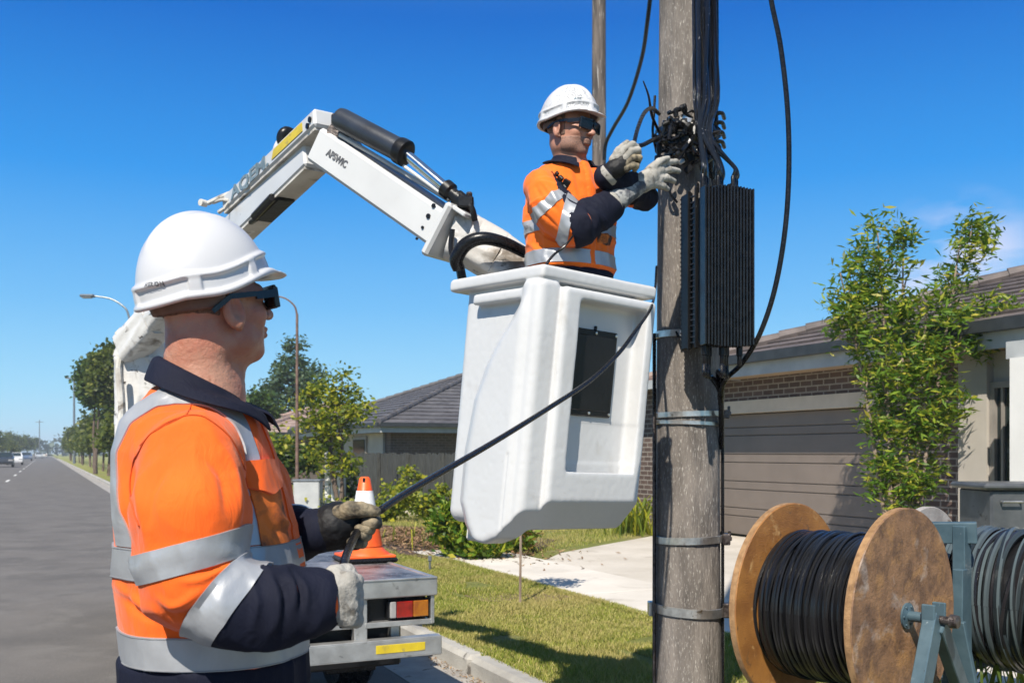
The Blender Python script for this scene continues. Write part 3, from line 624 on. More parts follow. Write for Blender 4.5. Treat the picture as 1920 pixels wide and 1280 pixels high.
def tree(name, base, blobs, n, per, leaf, asp, m, label, cat='tree', group=None, bark=None, tr=.1, r0=.15, r1=.3, limbs=14, stems=1, droop=.3, up=0, lean=0, tz=None):
    t = thing(name, tuple(base), label, cat, group); cl = clumps(blobs, n, r0, r1); mb = MB(); base = np.array(base, float)
    cz = min(b[2]-b[5]*.5 for b in blobs) if tz is None else tz; top = max(b[2]+b[5]*.5 for b in blobs); mid = np.mean([b[:2] for b in blobs], 0)
    forks = []
    for k in range(stems):
        o = np.array([rng.normal(0, .05*(stems > 1)), rng.normal(0, .05*(stems > 1)), 0]); tgt = blobs[k % len(blobs)]
        e = np.array([tgt[0]+rng.normal(0, .05), tgt[1]+rng.normal(0, .05), tgt[2]+tgt[5]*.6]); f = np.array([(base[0]*2+e[0])/3+rng.normal(0, .04), (base[1]*2+e[1])/3, max(cz, base[2]+.2)])
        pts = catmull([base+o, (base+o+f)/2+rng.normal(0, .02, 3), f, (f+e)/2+rng.normal(0, .05, 3), e], 5); mb.tube(pts, np.linspace(tr, tr*.18, len(pts)), 8); forks += pts[len(pts)//3:]
    mb.build('trunk', bark or M_bark, t, auto=True); forks = np.array(forks); lb = MB()
    for c in random.sample(cl, min(limbs, len(cl))):
        c = np.array(c[:3]); d = vlen(forks-c-np.array([0, 0, -.2])); s = forks[np.argmin(d)]; lb.tube(catmull([s, (s+c)/2+rng.normal(0, .04, 3)+[0, 0, -.03], c], 4), np.linspace(tr*.28, tr*.06, 9), 6)
        if limbs <= 100: lb.build('limb', bark or M_bark, t, auto=True); lb = MB()
    if limbs > 100: lb.build('limbs', bark or M_bark, t, auto=True)
    crown_mesh(cl, per, leaf, asp, m, 'crown', t, droop, up); return t
def pb(px, py, Y, rx, ry, rz): c = P(px, py, Y); return [c[0], c[1], c[2], rx, ry, rz]
# upright leafy tree in front of the garage house
Yt = 11.3
bl = [pb(1590, 545, Yt, .22, .28, .35), pb(1645, 480, Yt, .30, .3, .42), pb(1690, 470, Yt, .16, .2, .28), pb(1640, 590, Yt, .42, .4, .40), pb(1740, 610, Yt, .45, .4, .40), pb(1790, 500, Yt, .22, .25, .36), pb(1835, 450, Yt, .20, .22, .24),
      pb(1850, 590, Yt, .36, .3, .22), pb(1885, 605, Yt, .30, .25, .18), pb(1820, 640, Yt, .3, .3, .2), pb(1585, 610, Yt, .25, .25, .2), pb(1840, 430, Yt, .2, .2, .16), pb(1670, 680, Yt, .42, .4, .35), pb(1740, 700, Yt, .34, .34, .40), pb(1690, 790, Yt, .33, .33, .38), pb(1745, 800, Yt, .26, .26, .34), pb(1690, 890, Yt, .27, .27, .35), pb(1735, 880, Yt, .20, .2, .30), pb(1700, 970, Yt, .2, .2, .2), pb(1655, 770, Yt, .22, .25, .3), pb(1655, 850, Yt, .2, .2, .3), pb(1665, 930, Yt, .2, .2, .25), pb(1775, 760, Yt, .2, .2, .3)]
b0 = P(1700, 0, Yt); tree('leafy_tree', (b0[0], Yt, .11), bl, 420, 27, .122, .125, M_leafA, 'tall bushy green tree with narrow leaves in front of the garage house', group='trees near the houses', bark=M_bark2, tr=.045, r0=.10, r1=.19, limbs=95, stems=6, droop=.15, up=.25, tz=.8)
# yellow green tree left of the bucket
Yt = 23.5; bl = [pb(600, 745, Yt, .55, .5, .35), pb(640, 720, Yt, .45, .4, .40), pb(640, 780, Yt, .7, .6, .40), pb(590, 800, Yt, .45, .5, .35), pb(665, 760, Yt, .35, .4, .25), pb(620, 845, Yt, .50, .5, .40), pb(650, 870, Yt, .32, .3, .30), pb(520, 825, Yt, .42, .4, .22)]
b0 = P(640, 0, Yt); tree('leafy_tree', (b0[0], Yt, .1), bl, 150, 20, .15, .26, M_leafY, 'yellow green garden tree beside the tall thin street lamp', group='trees near the houses', tr=.06, r0=.16, r1=.32, limbs=60, stems=4, tz=1.0)
Yt = 25; bl = [pb(500, 840, Yt, .5, .5, .18), pb(560, 858, Yt, .5, .5, .30), pb(500, 880, Yt, .6, .5, .45), pb(640, 900, Yt, .30, .3, .4)]
b0 = P(530, 0, Yt); tree('garden_shrub', (b0[0], Yt, .1), bl, 150, 24, .16, .3, M_leafD, 'dark shrub under the yellow green tree in the neighbour yard', 'shrub', 'garden shrubs', tr=.04, r0=.18, r1=.35, limbs=30, stems=4, tz=.5)
# blue green conifer behind the houses
Yt = 66; bl = [pb(553, 652, Yt, .6, .6, .9), pb(550, 690, Yt, 1.3, 1.3, .9), pb(538, 728, Yt, 1.9, 1.6, .9), pb(580, 715, Yt, 1.1, 1.1, 1.), pb(558, 765, Yt, 2.0, 1.6, .9), pb(598, 690, Yt, .4, .4, .5), pb(508, 722, Yt, .5, .5, .5)]
b0 = P(552, 0, Yt); tree('conifer_tree', (b0[0], Yt, 0), bl, 240, 20, .30, .3, M_leafB, 'blue green pyramid shaped tree rising behind the brown roofed house', group='trees near the houses', tr=.2, r0=.3, r1=.55, limbs=50)
Yt = 52; bl = [pb(485, 755, Yt, .5, .5, .5), pb(495, 775, Yt, .7, .6, .5)]
b0 = P(488, 0, Yt); tree('leafy_tree', (b0[0], Yt, 0), bl, 60, 22, .28, .35, M_leafD, 'small green treetop left of the blue green conifer', group='trees near the houses', tr=.12, r0=.3, r1=.5, limbs=8)
# garden shrub with strap leaves
def strap(base, n, ln, m, label, wd=.018, spread=.9, cat='shrub', group='garden shrubs', name='strap_leaf_shrub', rad=.25):
    V = []; F = []
    for k in range(n):
        a = rng.uniform(0, 6.28); d = np.array([math.cos(a), math.sin(a), 0]); o = np.array(base)+np.array([rng.normal(0, rad), rng.normal(0, rad), 0]); l = ln*rng.uniform(.5, 1.1); s = rng.uniform(.2, 1)*spread
        sd = np.array([-d[1], d[0], 0])*wd*rng.uniform(.6, 1.2); b = len(V)
        p = [o, o+d*l*.22*s+[0, 0, l*.45], o+d*l*.5*s+[0, 0, l*.72], o+d*l*.85*s+[0, 0, l*(.80-.4*s)]]
        for i, q in enumerate(p): ww = (.7, 1, .8, .05)[i]; V += [q-sd*ww, q+sd*ww]
        F += [(b+2*i, b+2*i+1, b+2*i+3, b+2*i+2) for i in range(3)]
    o = mk(name, V, F, m, at=tuple(base)); tag(o, label, cat, group); return o
g0 = G(868, 1050); x_, y_ = g0[0], g0[1]+.35; tree('garden_shrub', (x_, y_, .13), [[x_, y_, .42, .42, .35, .28], [x_-.2, y_, .6, .25, .3, .2], [x_+.25, y_-.1, .3, .3, .3, .18]], 70, 34, .13, .20, M_leafA, 'leafy bright green shrub on the bark bed left of the bucket', 'shrub', 'garden shrubs', tr=.02, r0=.06, r1=.14, limbs=24, stems=4, droop=-.1, up=.55)
g0 = G(925, 1042); x_, y_ = g0[0]+.08, g0[1]+.55; tree('garden_shrub', (x_, y_, .13), [[x_, y_, .42, .36, .3, .30], [x_+.25, y_, .3, .25, .3, .2]], 60, 30, .11, .22, M_leafR, 'reddish tipped shrub on the bark bed just under the bucket', 'shrub', 'garden shrubs', tr=.02, r0=.06, r1=.14, limbs=20, stems=4, droop=-.1, up=.5)
g0 = G(755, 1030); strap((g0[0], g0[1]+.8, .13), 46, .36, M_leafY, 'sparse low tuft at the left end of the bark bed', wd=.010, rad=.55)
g0 = G(1200, 1000); strap((g0[0], g0[1], .12), 160, .8, M_leafY, 'tall flowering weeds between the bucket and the pole', rad=.3)
for px, py, h_, lab in ((745, 945, 0.5, 'climbing plant low on the fence above the orange cone'), (728, 965, .35, 'small leafy plant at the foot of the fence'), (800, 958, .3, 'low weed by the fence left of the bucket')):
    q = G(px, py+12); bl = [[q[0], q[1], .15+h_*.6, h_*.9, .25, h_*.7], [q[0]+.3, q[1], .15+h_*1.4, h_*.6, .2, h_*.6]]
    tree('garden_plant', (q[0], q[1], .11), bl, 40, 16, .11, .4, M_leafY, lab, 'plant', 'garden shrubs', tr=.015, r0=.1, r1=.18, limbs=10)
q = G(650, 968); bl = [[q[0]-.4, q[1], .3, .6, .3, .2], [q[0]+.8, q[1], .25, .6, .3, .18], [q[0]-1.5, q[1], .3, .6, .3, .25]]
tree('garden_plant', (q[0], q[1], .11), bl, 60, 18, .1, .4, M_leafY, 'yellow green ground plants along the foot of the fence', 'plant', 'garden shrubs', tr=.01, r0=.1, r1=.2, limbs=6)
# hedge right of the bucket against the garage house wall
q = W(9.2, 16.5, .1); bl = [[q[0], q[1], .8, .5, .5, .7], [q[0]+.3, q[1]+.8, 1.0, .5, .5, .8]]
tree('garden_shrub', tuple(q), bl, 60, 22, .12, .35, M_leafD, 'dark shrub against the garage house seen between bucket and pole', 'shrub', 'garden shrubs', tr=.03, r0=.15, r1=.3, limbs=14)
# sapling whose stake shows under the bucket
q = G(975, 1130); t = thing('sapling', (q[0], q[1], .11), 'thin young tree in the verge grass showing its stem below the bucket', 'tree', 'trees near the houses')
mb = MB(); mb.tube([(q[0], q[1], .1), (q[0]+.01, q[1], 1.0), (q[0]-.02, q[1]+.02, 1.9)], [.013, .011, .005], 6); mb.build('trunk', M_bark2, t)
crown_mesh(clumps([[q[0], q[1], 1.62, .24, .24, .28]], 26, .06, .12), 22, .09, .2, M_leafA, 'crown', t)
# street trees up the right verge, copies of two of each kind
ORD = 'first second third fourth fifth sixth seventh eighth ninth tenth eleventh twelfth thirteenth fourteenth fifteenth sixteenth seventeenth eighteenth nineteenth twentieth'.split()
protos = []
for k in range(3):
    bl = [[0, 0, 2.6, 1.05, 1.05, 1.0], [.4, .2, 3.4, .7, .7, .6], [-.4, -.2, 2.2, .8, .8, .6]]
    t = tree('street_tree', (0, 0, 0), bl, 90, 16, .30, .35, M_leafO, 'x', group='small trees lining the right verge', tr=.08, r0=.3, r1=.5, limbs=8); protos.append(t)
def copy_tree(t, loc, rz, sc, label=None, group=None):
    c = t.copy(); COL.objects.link(c); c.location = loc; c.rotation_euler = (0, 0, rz); c.scale = (sc,)*3
    if label: c['label'] = label
    if group: c['group'] = group
    for ch in t.children:
        d = ch.copy(); COL.objects.link(d); d.parent = c
        for g_ in ch.children: e = g_.copy(); COL.objects.link(e); e.parent = d
    return c
spots = [(3.75, 54+k*7.5) for k in range(19)]
for k, (L, s) in enumerate(spots):
    lab = 'nearest small olive green verge tree up the street' if k == 0 else ORD[k]+' small verge tree counting away up the right of the street'
    loc = W(L+random.uniform(-.2, .2), s+random.uniform(-1, 1), .1); sc = random.uniform(.9, 1.2)
    if k < 3: protos[k].location = loc; protos[k].scale = (sc,)*3; protos[k]['label'] = lab
    else: copy_tree(protos[k % 3], loc, random.uniform(0, 6), sc, lab)
for px, py0, Y, sc, lab in ((180, 0, 62, 1.0, 'big round headed tree on tall trunks beside the white turret'), (206, 0, 57, 1.05, 'second big green tree partly behind the white turret')):
    b0 = P(px, 0, Y); bl = [[b0[0]-.1, Y, 5.9, .9, 1.1, 1.2], [b0[0]+.4, Y, 5.2, .8, .9, .8], [b0[0]-.3, Y, 5.2, .5, .7, .7], [b0[0]+.2, Y, 6.9, .6, .7, .6]]
    tree('street_tree', (b0[0], Y, .1), bl, 320, 30, .26, .45, M_leafD if px < 200 else M_leafO, lab, group='big trees by the turret', tr=.14, r0=.35, r1=.6, limbs=20, stems=2, tz=2.6)
# far left of the road: verge trees and the hazy wood at the end of the street
tp = protos[1]
for k, (px, Y, sc) in enumerate(((4, 190, 1.1), (14, 220, 1.5), (24, 175, .9), (38, 240, 1.4), (50, 260, 1.5), (64, 300, 1.5), (-12, 170, 1.3))):
    q = P(px, 848, Y); copy_tree(tp, (q[0], Y, 0), k, sc, ['second', 'third', 'fourth', 'fifth', 'sixth', 'seventh', 'first'][k]+' dark far tree from the left frame edge behind the parked cars', 'far trees across the road')
bl = [[x, 420+random.uniform(-20, 60), random.uniform(1, 4), 9, 9, random.uniform(2, 5)] for x in np.arange(-420, 420, 11)]
M_far = leafmat('far wood', [(.05, .075, .06), (.08, .11, .085), (.11, .14, .11)], .9, 0)
o = crown_mesh(clumps(bl, 900, 2, 4), 8, 2.2, .5, M_far, 'far_wood', None, at=(0, 420, 0)); tag(o, 'hazy line of distant trees along the horizon', 'trees', kind='stuff')
th = np.linspace(-1.1, 1.1, 60); V = []; 
for a in th: h_ = 10+6*math.sin(a*7)+3*math.sin(a*19+1); V += [[1200*math.sin(a), 1200*math.cos(a), -1], [1200*math.sin(a)*1.05, 1200*math.cos(a)*1.05, h_]]
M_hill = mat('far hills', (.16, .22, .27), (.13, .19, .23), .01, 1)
o = mk('hills', V, [(2*i, 2*i+2, 2*i+3, 2*i+1) for i in range(59)], M_hill, at=(0, 1200, 0)); o['kind'] = 'structure'
# ---------------------------------------------------------------- street lamps, far poles, cars
def lamp_post(base, ht, r0, r1, arm, m, label, headlen=.55):
    t = thing('street_lamp', tuple(base), label, 'street lamp', 'street lamps'); base = np.array(base, float); top = base+[0, 0, ht]
    mb = MB(); mb.tube([base, base+[0, 0, ht*.5], top], [r0, (r0+r1)/2, r1], 12); mb.build('post', m, t, auto=True)
    e = top+np.array(arm); mb = MB(); mb.tube([top-[0, 0, .02], top+np.array(arm)*[.12, .12, .45], top+np.array(arm)*[.5, .5, .85], e], [r1*.8, r1*.7, r1*.6, r1*.55], 8, smooth=6); mb.build('arm', m, t, auto=True)
    d = np.array([arm[0], arm[1], 0]); d /= np.linalg.norm(d); s = np.array([-d[1], d[0], 0]); mb = MB()
    mb.bbox(e+d*headlen*.45, (headlen*.5, .15, .06), [d, s, (0, 0, 1)], .04); hd = mb.build('lamp_head', m, t)
    mb = MB(); mb.bbox(e+d*headlen*.5-[0, 0, .075], (headlen*.32, .11, .02), [d, s, (0, 0, 1)], .01); mb.build('diffuser', M_clear, hd)
b = P(243, 0, 42); lamp_post((b[0], 42, .1), 7.0, .10, .06, (-1.5, 0, .95), M_lamp, 'grey street lamp with a long curved arm on the far left', .6)
b = P(557, 0, 23.0); lamp_post((b[0], 23.0, .1), 4.55, .045, .03, (-.55, 0, .42), M_lampr, 'thin rusty street lamp just past the man on the ground', .36)
for px, Y, ht, lab in ((139, 120, 11, 'thin far power pole left of the round headed tree'), (74, 260, 10, 'tiny power pole at the end of the street')):
    b = P(px, 0, Y); t = thing('power_pole', (b[0], Y, 0), lab, 'pole', 'utility poles'); mb = MB(); mb.tube([(b[0], Y, 0), (b[0], Y, ht)], [.16, .11], 8); mb.build('post', M_lamp, t)
    mb = MB(); mb.box((b[0], Y, ht-.6), (1.0, .06, .06)); mb.build('crossarm', M_pole2, t)
M_paintc = [mat('car paint '+n, c, tuple(x*.9 for x in c), 3, .25, coat=.6) for n, c in (('white', (.7, .7, .7)), ('dark', (.03, .035, .045)), ('silver', (.4, .42, .44)), ('blue', (.08, .12, .2)), ('cream', (.6, .58, .52)))]
def car(base, s_rot, m, label):
    t = thing('parked_car', tuple(base), label, 'car', 'cars at the far end of the street'); B0 = np.array(base, float)
    A = np.array([math.cos(s_rot), math.sin(s_rot), 0]); S = np.array([-A[1], A[0], 0]); U = np.array([0, 0, 1.0])
    f = lambda x, y, z: B0+A*x+S*y+U*z
    prof = [(-2.15, .35), (-2.2, .8), (-1.95, .98), (-1.4, 1.02), (-.9, 1.42), (.5, 1.45), (1.15, 1.02), (2.0, .88), (2.2, .6), (2.15, .3)]
    mb = MB(); V = []; n = len(prof)
    for y, kx in ((-.86, 1), (.86, 1)): V += [f(x, y*(.82 if z > 1.1 else 1), z) for x, z in prof]
    mb.add(V, [tuple(range(n)), tuple(range(n, 2*n))[::-1]]+[(i, n+i, n+(i+1) % n, (i+1) % n) for i in range(n)]); mb.build('body', m, t, bevel=.04)
    mb = MB()
    for y in (-1, 1): mb.add([f(-1.2, y*.80, 1.04), f(.98, y*.80, 1.04), f(.42, y*.74, 1.37), f(-.86, y*.74, 1.37)], [(0, 1, 2, 3)])
    mb.add([f(1.13, -.7, 1.05), f(1.13, .7, 1.05), f(.57, .62, 1.42), f(.57, -.62, 1.42)], [(0, 1, 2, 3)]); mb.add([f(-1.42, -.7, 1.05), f(-1.42, .7, 1.05), f(-.97, .62, 1.40), f(-.97, -.62, 1.40)], [(0, 1, 2, 3)])
    mb.build('window', M_glass, t)
    for x in (-1.35, 1.35):
        for y in (-.78, .78): mb = MB(); mb.lathe(f(x, y, .32), [(.2, -.1), (.32, -.08), (.32, .08), (.2, .1)], S, 16); mb.build('wheel', M_rubber, t)
    for y in (-.62, .62): mb = MB(); mb.bbox(f(2.12, y, .68), (.06, .2, .09), [A, S, U], .02); mb.build('headlight', M_clear, t)
    for y in (-.62, .62): mb = MB(); mb.bbox(f(-2.17, y, .78), (.05, .2, .09), [A, S, U], .02); mb.build('tail_light', M_red, t)
ang = math.atan2(CR, -SR)
for px, py, mi, lab, rev in ((8, 873, 1, 'dark car nearest on the left edge of the road', 1), (28, 869, 0, 'white car in the left line of cars with its front to us', 1), (50, 862, 3, 'dark blue car behind the white one on the left', 1), (73, 858, 2, 'silver car in the middle of the road far off', 1), (82, 857, 4, 'tiny cream car at the end of the street', 0)):
    q = G(px, py); car((q[0], q[1], 0.0), ang+math.pi*rev, M_paintc[mi], lab)

# ---------------------------------------------------------------- poles, straps, enclosure, cables
PX, PY = P(1290, 0, 4.8)[0], 4.8
pole = thing('utility_pole', (PX, PY, .1), 'thick weathered timber pole in front carrying the black ribbed enclosure', 'pole', 'utility poles')
def pole_mesh(cx, cy, z0, z1, r0, r1, n, seed):
    zs = np.arange(z0, z1, .05); ang = np.linspace(0, 2*np.pi, n, endpoint=False); Z, A = np.meshgrid(zs, ang, indexing='ij'); r = r0+(r1-r0)*(Z-z0)/(z1-z0)
    q = np.stack([np.cos(A).ravel()*3+seed, np.sin(A).ravel()*3, Z.ravel()*.8], 1); r = r.ravel()+.008*(vnoise(q)-.5)+.006*(vnoise(np.stack([np.cos(A).ravel()*14, np.sin(A).ravel()*14, Z.ravel()*.7+seed], 1))-.5)
    V = np.stack([cx+r*np.cos(A).ravel(), cy+r*np.sin(A).ravel(), Z.ravel()], 1); m = len(zs); F = [(i*n+k, i*n+(k+1) % n, (i+1)*n+(k+1) % n, (i+1)*n+k) for i in range(m-1) for k in range(n)]
    return V, F+[tuple((m-1)*n+k for k in range(n))]
def pr(z): return .159-.0062*(z-.3)
V, F = pole_mesh(PX, PY, .05, 7.4, pr(.05), pr(7.4), 72, 0); mk('post', V, F, M_pole, pole, smooth=True)
def ring_strap(py, wd, parent, tilt=0, a0=0, a1=2*math.pi, name='steel_strap', m=None, off=.003):
    z = P(0, py, PY-.15)[2]; r = pr(z)+off+.004; n = 64; V = []; F = []; th = np.linspace(a0, a1, n)
    for t in th:
        zz = z+tilt*math.cos(t); 
        for rr, dz in ((r, -wd/2), (r+.004, -wd/2+.002), (r+.004, wd/2-.002), (r, wd/2)): V.append([PX+rr*math.cos(t), PY+rr*math.sin(t), zz+dz])
    F = [(4*i+k, 4*(i+1)+k, 4*(i+1)+k+1, 4*i+k+1) for i in range(n-1) for k in range(3)]
    return mk(name, V, F, m or M_steel, parent, smooth=False), z, r
for py, wd, tl, side in ((775, .028, .004, 1), (792, .02, -.006, 0), (1014, .036, .004, 1), (1150, .045, -.010, 1), (624, .034, -.006, 0)):
    st, z, r = ring_strap(py, wd, pole, tl)
    if side:
        for a in ((-.12, 2.95) if py > 1100 else (-.12,)):
            c = np.array([PX+(r+.012)*math.cos(a), PY-.02+(r+.012)*math.sin(a), z]); mb = MB(); mb.bbox(c, (.018, .03, wd*.75), None, .004); mb.bbox(c+[.016, -.012, .004], (.010, .014, .010), None, .003); mb.bbox(c+[.022, .012, .02], (.006, .008, .02), None, .002); mb.build('buckle', M_steel if a > 0 else M_rust, st)
# conduits and cables down the pole sides
def cable(name, pts, r, m, label, cat='cable', group='black cables on the pole', smooth=8, n=8, parent=None):
    mb = MB(); mb.tube(pts, r, n, smooth=smooth); o = mb.build(name, m, parent, at=tuple(pts[0]) if parent is None else None, auto=True)
    if parent is None: tag(o, label, cat, group)
    return o
def onpole(px, py, lift=.02, back=0):                 # a point lying on the pole surface at that height
    z = P(0, py, PY-.12)[2]; r = pr(z)+lift; a = math.asin(max(-1, min(1, ((px-960)/FPX*(PY-.05)-PX)/r))); return np.array([PX+r*math.sin(a), PY-r*math.cos(a)*(1 if not back else -1), z])
cable('pole_cable', [np.array([PX-pr(1)-.012, PY-.03+random.uniform(-.003, .003), z]) for z in (2.02, 1.9, 1.6, 1.3, 1.0, .7, .4, .12)], .009, M_rubber, 'black cable strapped down the left edge of the thick pole')
cable('pole_cable', [np.array([PX-pr(1)-.016, PY-.05+.004*math.sin(z*9), z]) for z in (1.62, 1.3, 1.0, .7, .4, .12)], .006, M_rust, 'greasy thin cable beside the left edge cable of the thick pole')
cable('pole_cable', [np.array([PX+pr(1)+.004, PY-.04, z]) for z in (1.75, 1.3, 1.0, .7, .4, .12)], .008, M_rubber, 'black cable down the right edge of the thick pole')
for k in range(26):
    pass
# second, thinner pole behind the man in the bucket
x2 = P(1123, 0, 19)[0]; p2 = thing('utility_pole', (x2, 19, .1), 'thinner dark pole standing behind the man in the bucket', 'pole', 'utility poles')
V, F = pole_mesh(x2, 19, .05, 11.5, .15, .125, 24, 9); mk('post', V, F, M_pole2, p2, smooth=True)
cable('slack_cable', [P(1222, -30, 15), P(1214, 40, 15.5), P(1203, 110, 16.3), P(1178, 190, 17.4), P(1150, 240, 18.3), P(1136, 270, 18.7), P(1133, 300, 18.8)], .035, M_rubber, 'slack cable curving down onto the thin pole behind', group='black cables on the pole')

# ribbed enclosure
a_ = R_(15); EA = np.array([math.cos(a_), math.sin(a_), 0]); EN = np.array([math.sin(a_), -math.cos(a_), 0]); EU = np.array([0, 0, 1.0]); ER = [EA, EN, EU]
c0 = P(1318, 500, 4.28)      # nearest vertical edge
Wd, Dp = .246, .235; zt, zb = P(0, 345, 4.3)[2], P(0, 650, 4.3)[2]; zc, hz = (zt+zb)/2, (zt-zb)/2
ec = np.array([c0[0], c0[1], 0])+EA*Wd/2-EN*Dp/2+EU*zc
enc = thing('cable_enclosure', (ec[0], ec[1], zb), 'black ribbed metal enclosure fixed high on the thick pole', 'enclosure')
mb = MB(); mb.bbox(ec-EN*.01+EA*.02, (Wd/2-.028, Dp/2-.022, hz-.02), ER, .012); mb.build('body', M_blackg, enc)
fr = MB(); nf = 16
for k in range(nf):
    x = -Wd/2+.012+(Wd-.018)*k/(nf-1); h_ = hz*(1-.004*math.sin(k)) ; fr.bbox(ec+EA*x+EN*(Dp/2-.022), (.0042, .028, h_-.006*abs(x)/Wd*3), ER, .003)
fr.build('front_fins', mat('fin metal', (.012, .012, .012), (.005, .005, .005), 30, .24, spec=.5, bump=.3, bscale=90, bdist=.003), enc)
sp = MB()                                              # the side: plate, ladder of louvres, rear bracket
for j, yy in enumerate((.045, -.030)): sp.bbox(ec-EA*(Wd/2-.004)+EN*yy, (.008, .007, hz), ER, .003)
sp.bbox(ec-EA*(Wd/2-.010)-EN*.066, (.012, .042, hz*.99), ER, .006)
sp.build('side_frame', M_blackg, enc)
lv = MB()
for k in range(27): lv.bbox(ec-EA*(Wd/2-.010)+EN*.010+EU*(-hz+.03+k*(2*hz-.06)/26), (.006, .032, .0013), ER, .0006)
lv.build('louvres', mat('louvre metal', (.12, .12, .13), None, 20, .3, metal=.6), enc)
st = MB()
for k in range(34):                                    # studs along both outer edges
    st = MB()
    z = -hz+.02+k*(2*hz-.04)/33; st.bbox(ec+EA*(Wd/2+.001)+EN*(Dp/2-.03)+EU*z, (.005, .005, .004), ER, .002); st.build('edge_stud', M_blackg, enc)
    st = MB(); st.bbox(ec-EA*(Wd/2+.001)-EN*.102+EU*z, (.004, .005, .003), ER, .0015); st.build('edge_stud', M_blackg, enc)
mb = MB()
for k in range(9): mb.bbox(ec+EA*(-Wd/2+.03+k*.022)+EN*random.uniform(-.05, .08)+EU*(hz+.012), (.008, .010, random.uniform(.010, .022)), ER, .004)
mb.build('top_lugs', M_blackg, enc)
glt, glb = [], []
for k in range(9):
    p = ec+EA*(-Wd/2+.02+k*.024)+EN*(.075-.03*(k % 3))+EU*hz; mb = MB(); mb.lathe(p, [(.012, -.01), (.012, .02), (.009, .022), (.009, .05), (.006, .055)], EU, 10); mb.build('cable_gland', M_black, enc, auto=True); glt.append(p+EU*.05)
for k in range(7):
    p = ec+EA*(-Wd/2+.03+k*.028)+EN*(.07-.035*(k % 3))-EU*hz; mb = MB(); mb.lathe(p, [(.014, .01), (.014, -.03), (.010, -.034), (.010, -.07), (.006, -.075)], EU, 10); mb.build('cable_gland', M_black, enc, auto=True); glb.append(p-EU*.07)
mb = MB()
for z in (-hz*.8, hz*.8): mb.beam(ec-EN*(Dp/2-.03)+EU*z, np.array([PX, PY-.14, zc+z]), .12, .05)
mb.build('bracket', M_black, enc)
# cables out of the top, up the right side of the pole
def up_pts(i, p, px_mid, px_top, dy):
    Y1 = PY-.15-dy; q = [p, p+EU*.05, P((1318+px_mid)/2+random.uniform(-6, 6), 250, 4.45), P(px_mid, 190, Y1), P(px_mid*.4+px_top*.6, 90, Y1+.02), P(px_top, 0, Y1+.03), P(px_top+2, -120, Y1+.03)]
    return q
tops = [(1303, 1301), (1311, 1309), (1318, 1320), (1326, 1318), (1331, 1330), (1341, 1334), (1347, 1342), (1320, 1327), (1338, 1339)]
for i, (p, (a, b)) in enumerate(zip(glt, tops)):
    r = (.009, .012, .007, .011, .008, .013, .006, .010, .007)[i]
    cable('pole_cable', up_pts(i, p, a, b, (.06, .10, .04, .09, .05, .02, .08, .11, .04)[i]), r, M_gloss, ORD[i]+' glossy cable from the left among those rising out of the enclosure top')
for i, (px, r) in enumerate(((1305, .009), (1313, .008), (1324, .013), (1333, .008), (1342, .012))):   # fat backing cables
    cable('pole_cable', [P(px, -140, PY-.10), P(px+1, 100, PY-.10), P(px-1, 220, PY-.11), P(px-8, 300, PY-.13), P(px-10, 330, PY-.10)], r, M_rubber, ORD[i]+' fat backing cable from the left, flat against the pole top')
# the mass of splices round the pole
sp_ = thing('splice_bundle', tuple(P(1270, 260, PY-.2)), 'tangled mass of black cable splices wrapped round the pole above the gloves', 'cable splices')
r5 = random.Random(5)
def blob_pt(): return P(r5.uniform(1236, 1345), r5.gauss(258, 26), PY-.17-r5.uniform(0, .09))
cl_ = lambda q: np.array([min(max(q[0], P(1234, 0, 4.6)[0]), P(1346, 0, 4.6)[0]), min(q[1], PY-.13), q[2]])
for k in range(58):
    a = cl_(blob_pt()); b = cl_(a+np.array([r5.gauss(0, .035), r5.gauss(0, .012), r5.gauss(0, .030)])); c = cl_(b+np.array([r5.gauss(0, .025), r5.gauss(-.003, .012), r5.gauss(-.01, .028)])); rr = r5.uniform(.005, .013)
    mb = MB(); mb.tube([a, b, c], [rr, rr*1.2, rr*.8], 7, smooth=5)
    if r5.random() < .6: mb.lathe(c, [(rr*.9, 0), (rr*1.7, .002), (rr*1.8, .022), (rr*1.1, .026)], (c-b)/np.linalg.norm(c-b), 8)
    mb.build('splice', r5.choice([M_rubber, M_gloss, M_black, M_gloss]), sp_, auto=True)
for k in range(14):
    a = P(r5.uniform(1240, 1300), r5.uniform(215, 330), PY-.20); mb = MB(); s_ = r5.uniform(.012, .026)
    mb.bbox(a, (s_, .010, s_*.7), [[math.cos(k), 0, math.sin(k)], [0, 1, 0], [-math.sin(k), 0, math.cos(k)]], .004); mb.build('clamp', r5.choice([M_steel, M_black, M_black, M_rust]), sp_)
for py in (232, 262, 290): ring_strap(py, .022, sp_, .01*r5.uniform(-1, 1), name='wrap_tape', m=M_rubber, off=.008)
mb = MB()                                               # hand-shaped clip on the right edge
for k, dz in enumerate((0, .022, .044, .066)): mb.tube([P(1335, 215+k*17, PY-.16), P(1353, 212+k*18, PY-.13), P(1358, 222+k*18, PY-.05)], .010, 8, smooth=4)
mb.build('edge_clip', M_rubber, sp_, auto=True)
cable('pole_cable', [P(1262, 300, PY-.18), P(1250, 320, PY-.19), P(1256, 360, PY-.18), P(1270, 380, PY-.17)], .006, M_rubber, 'short loose cable tail under the splices')
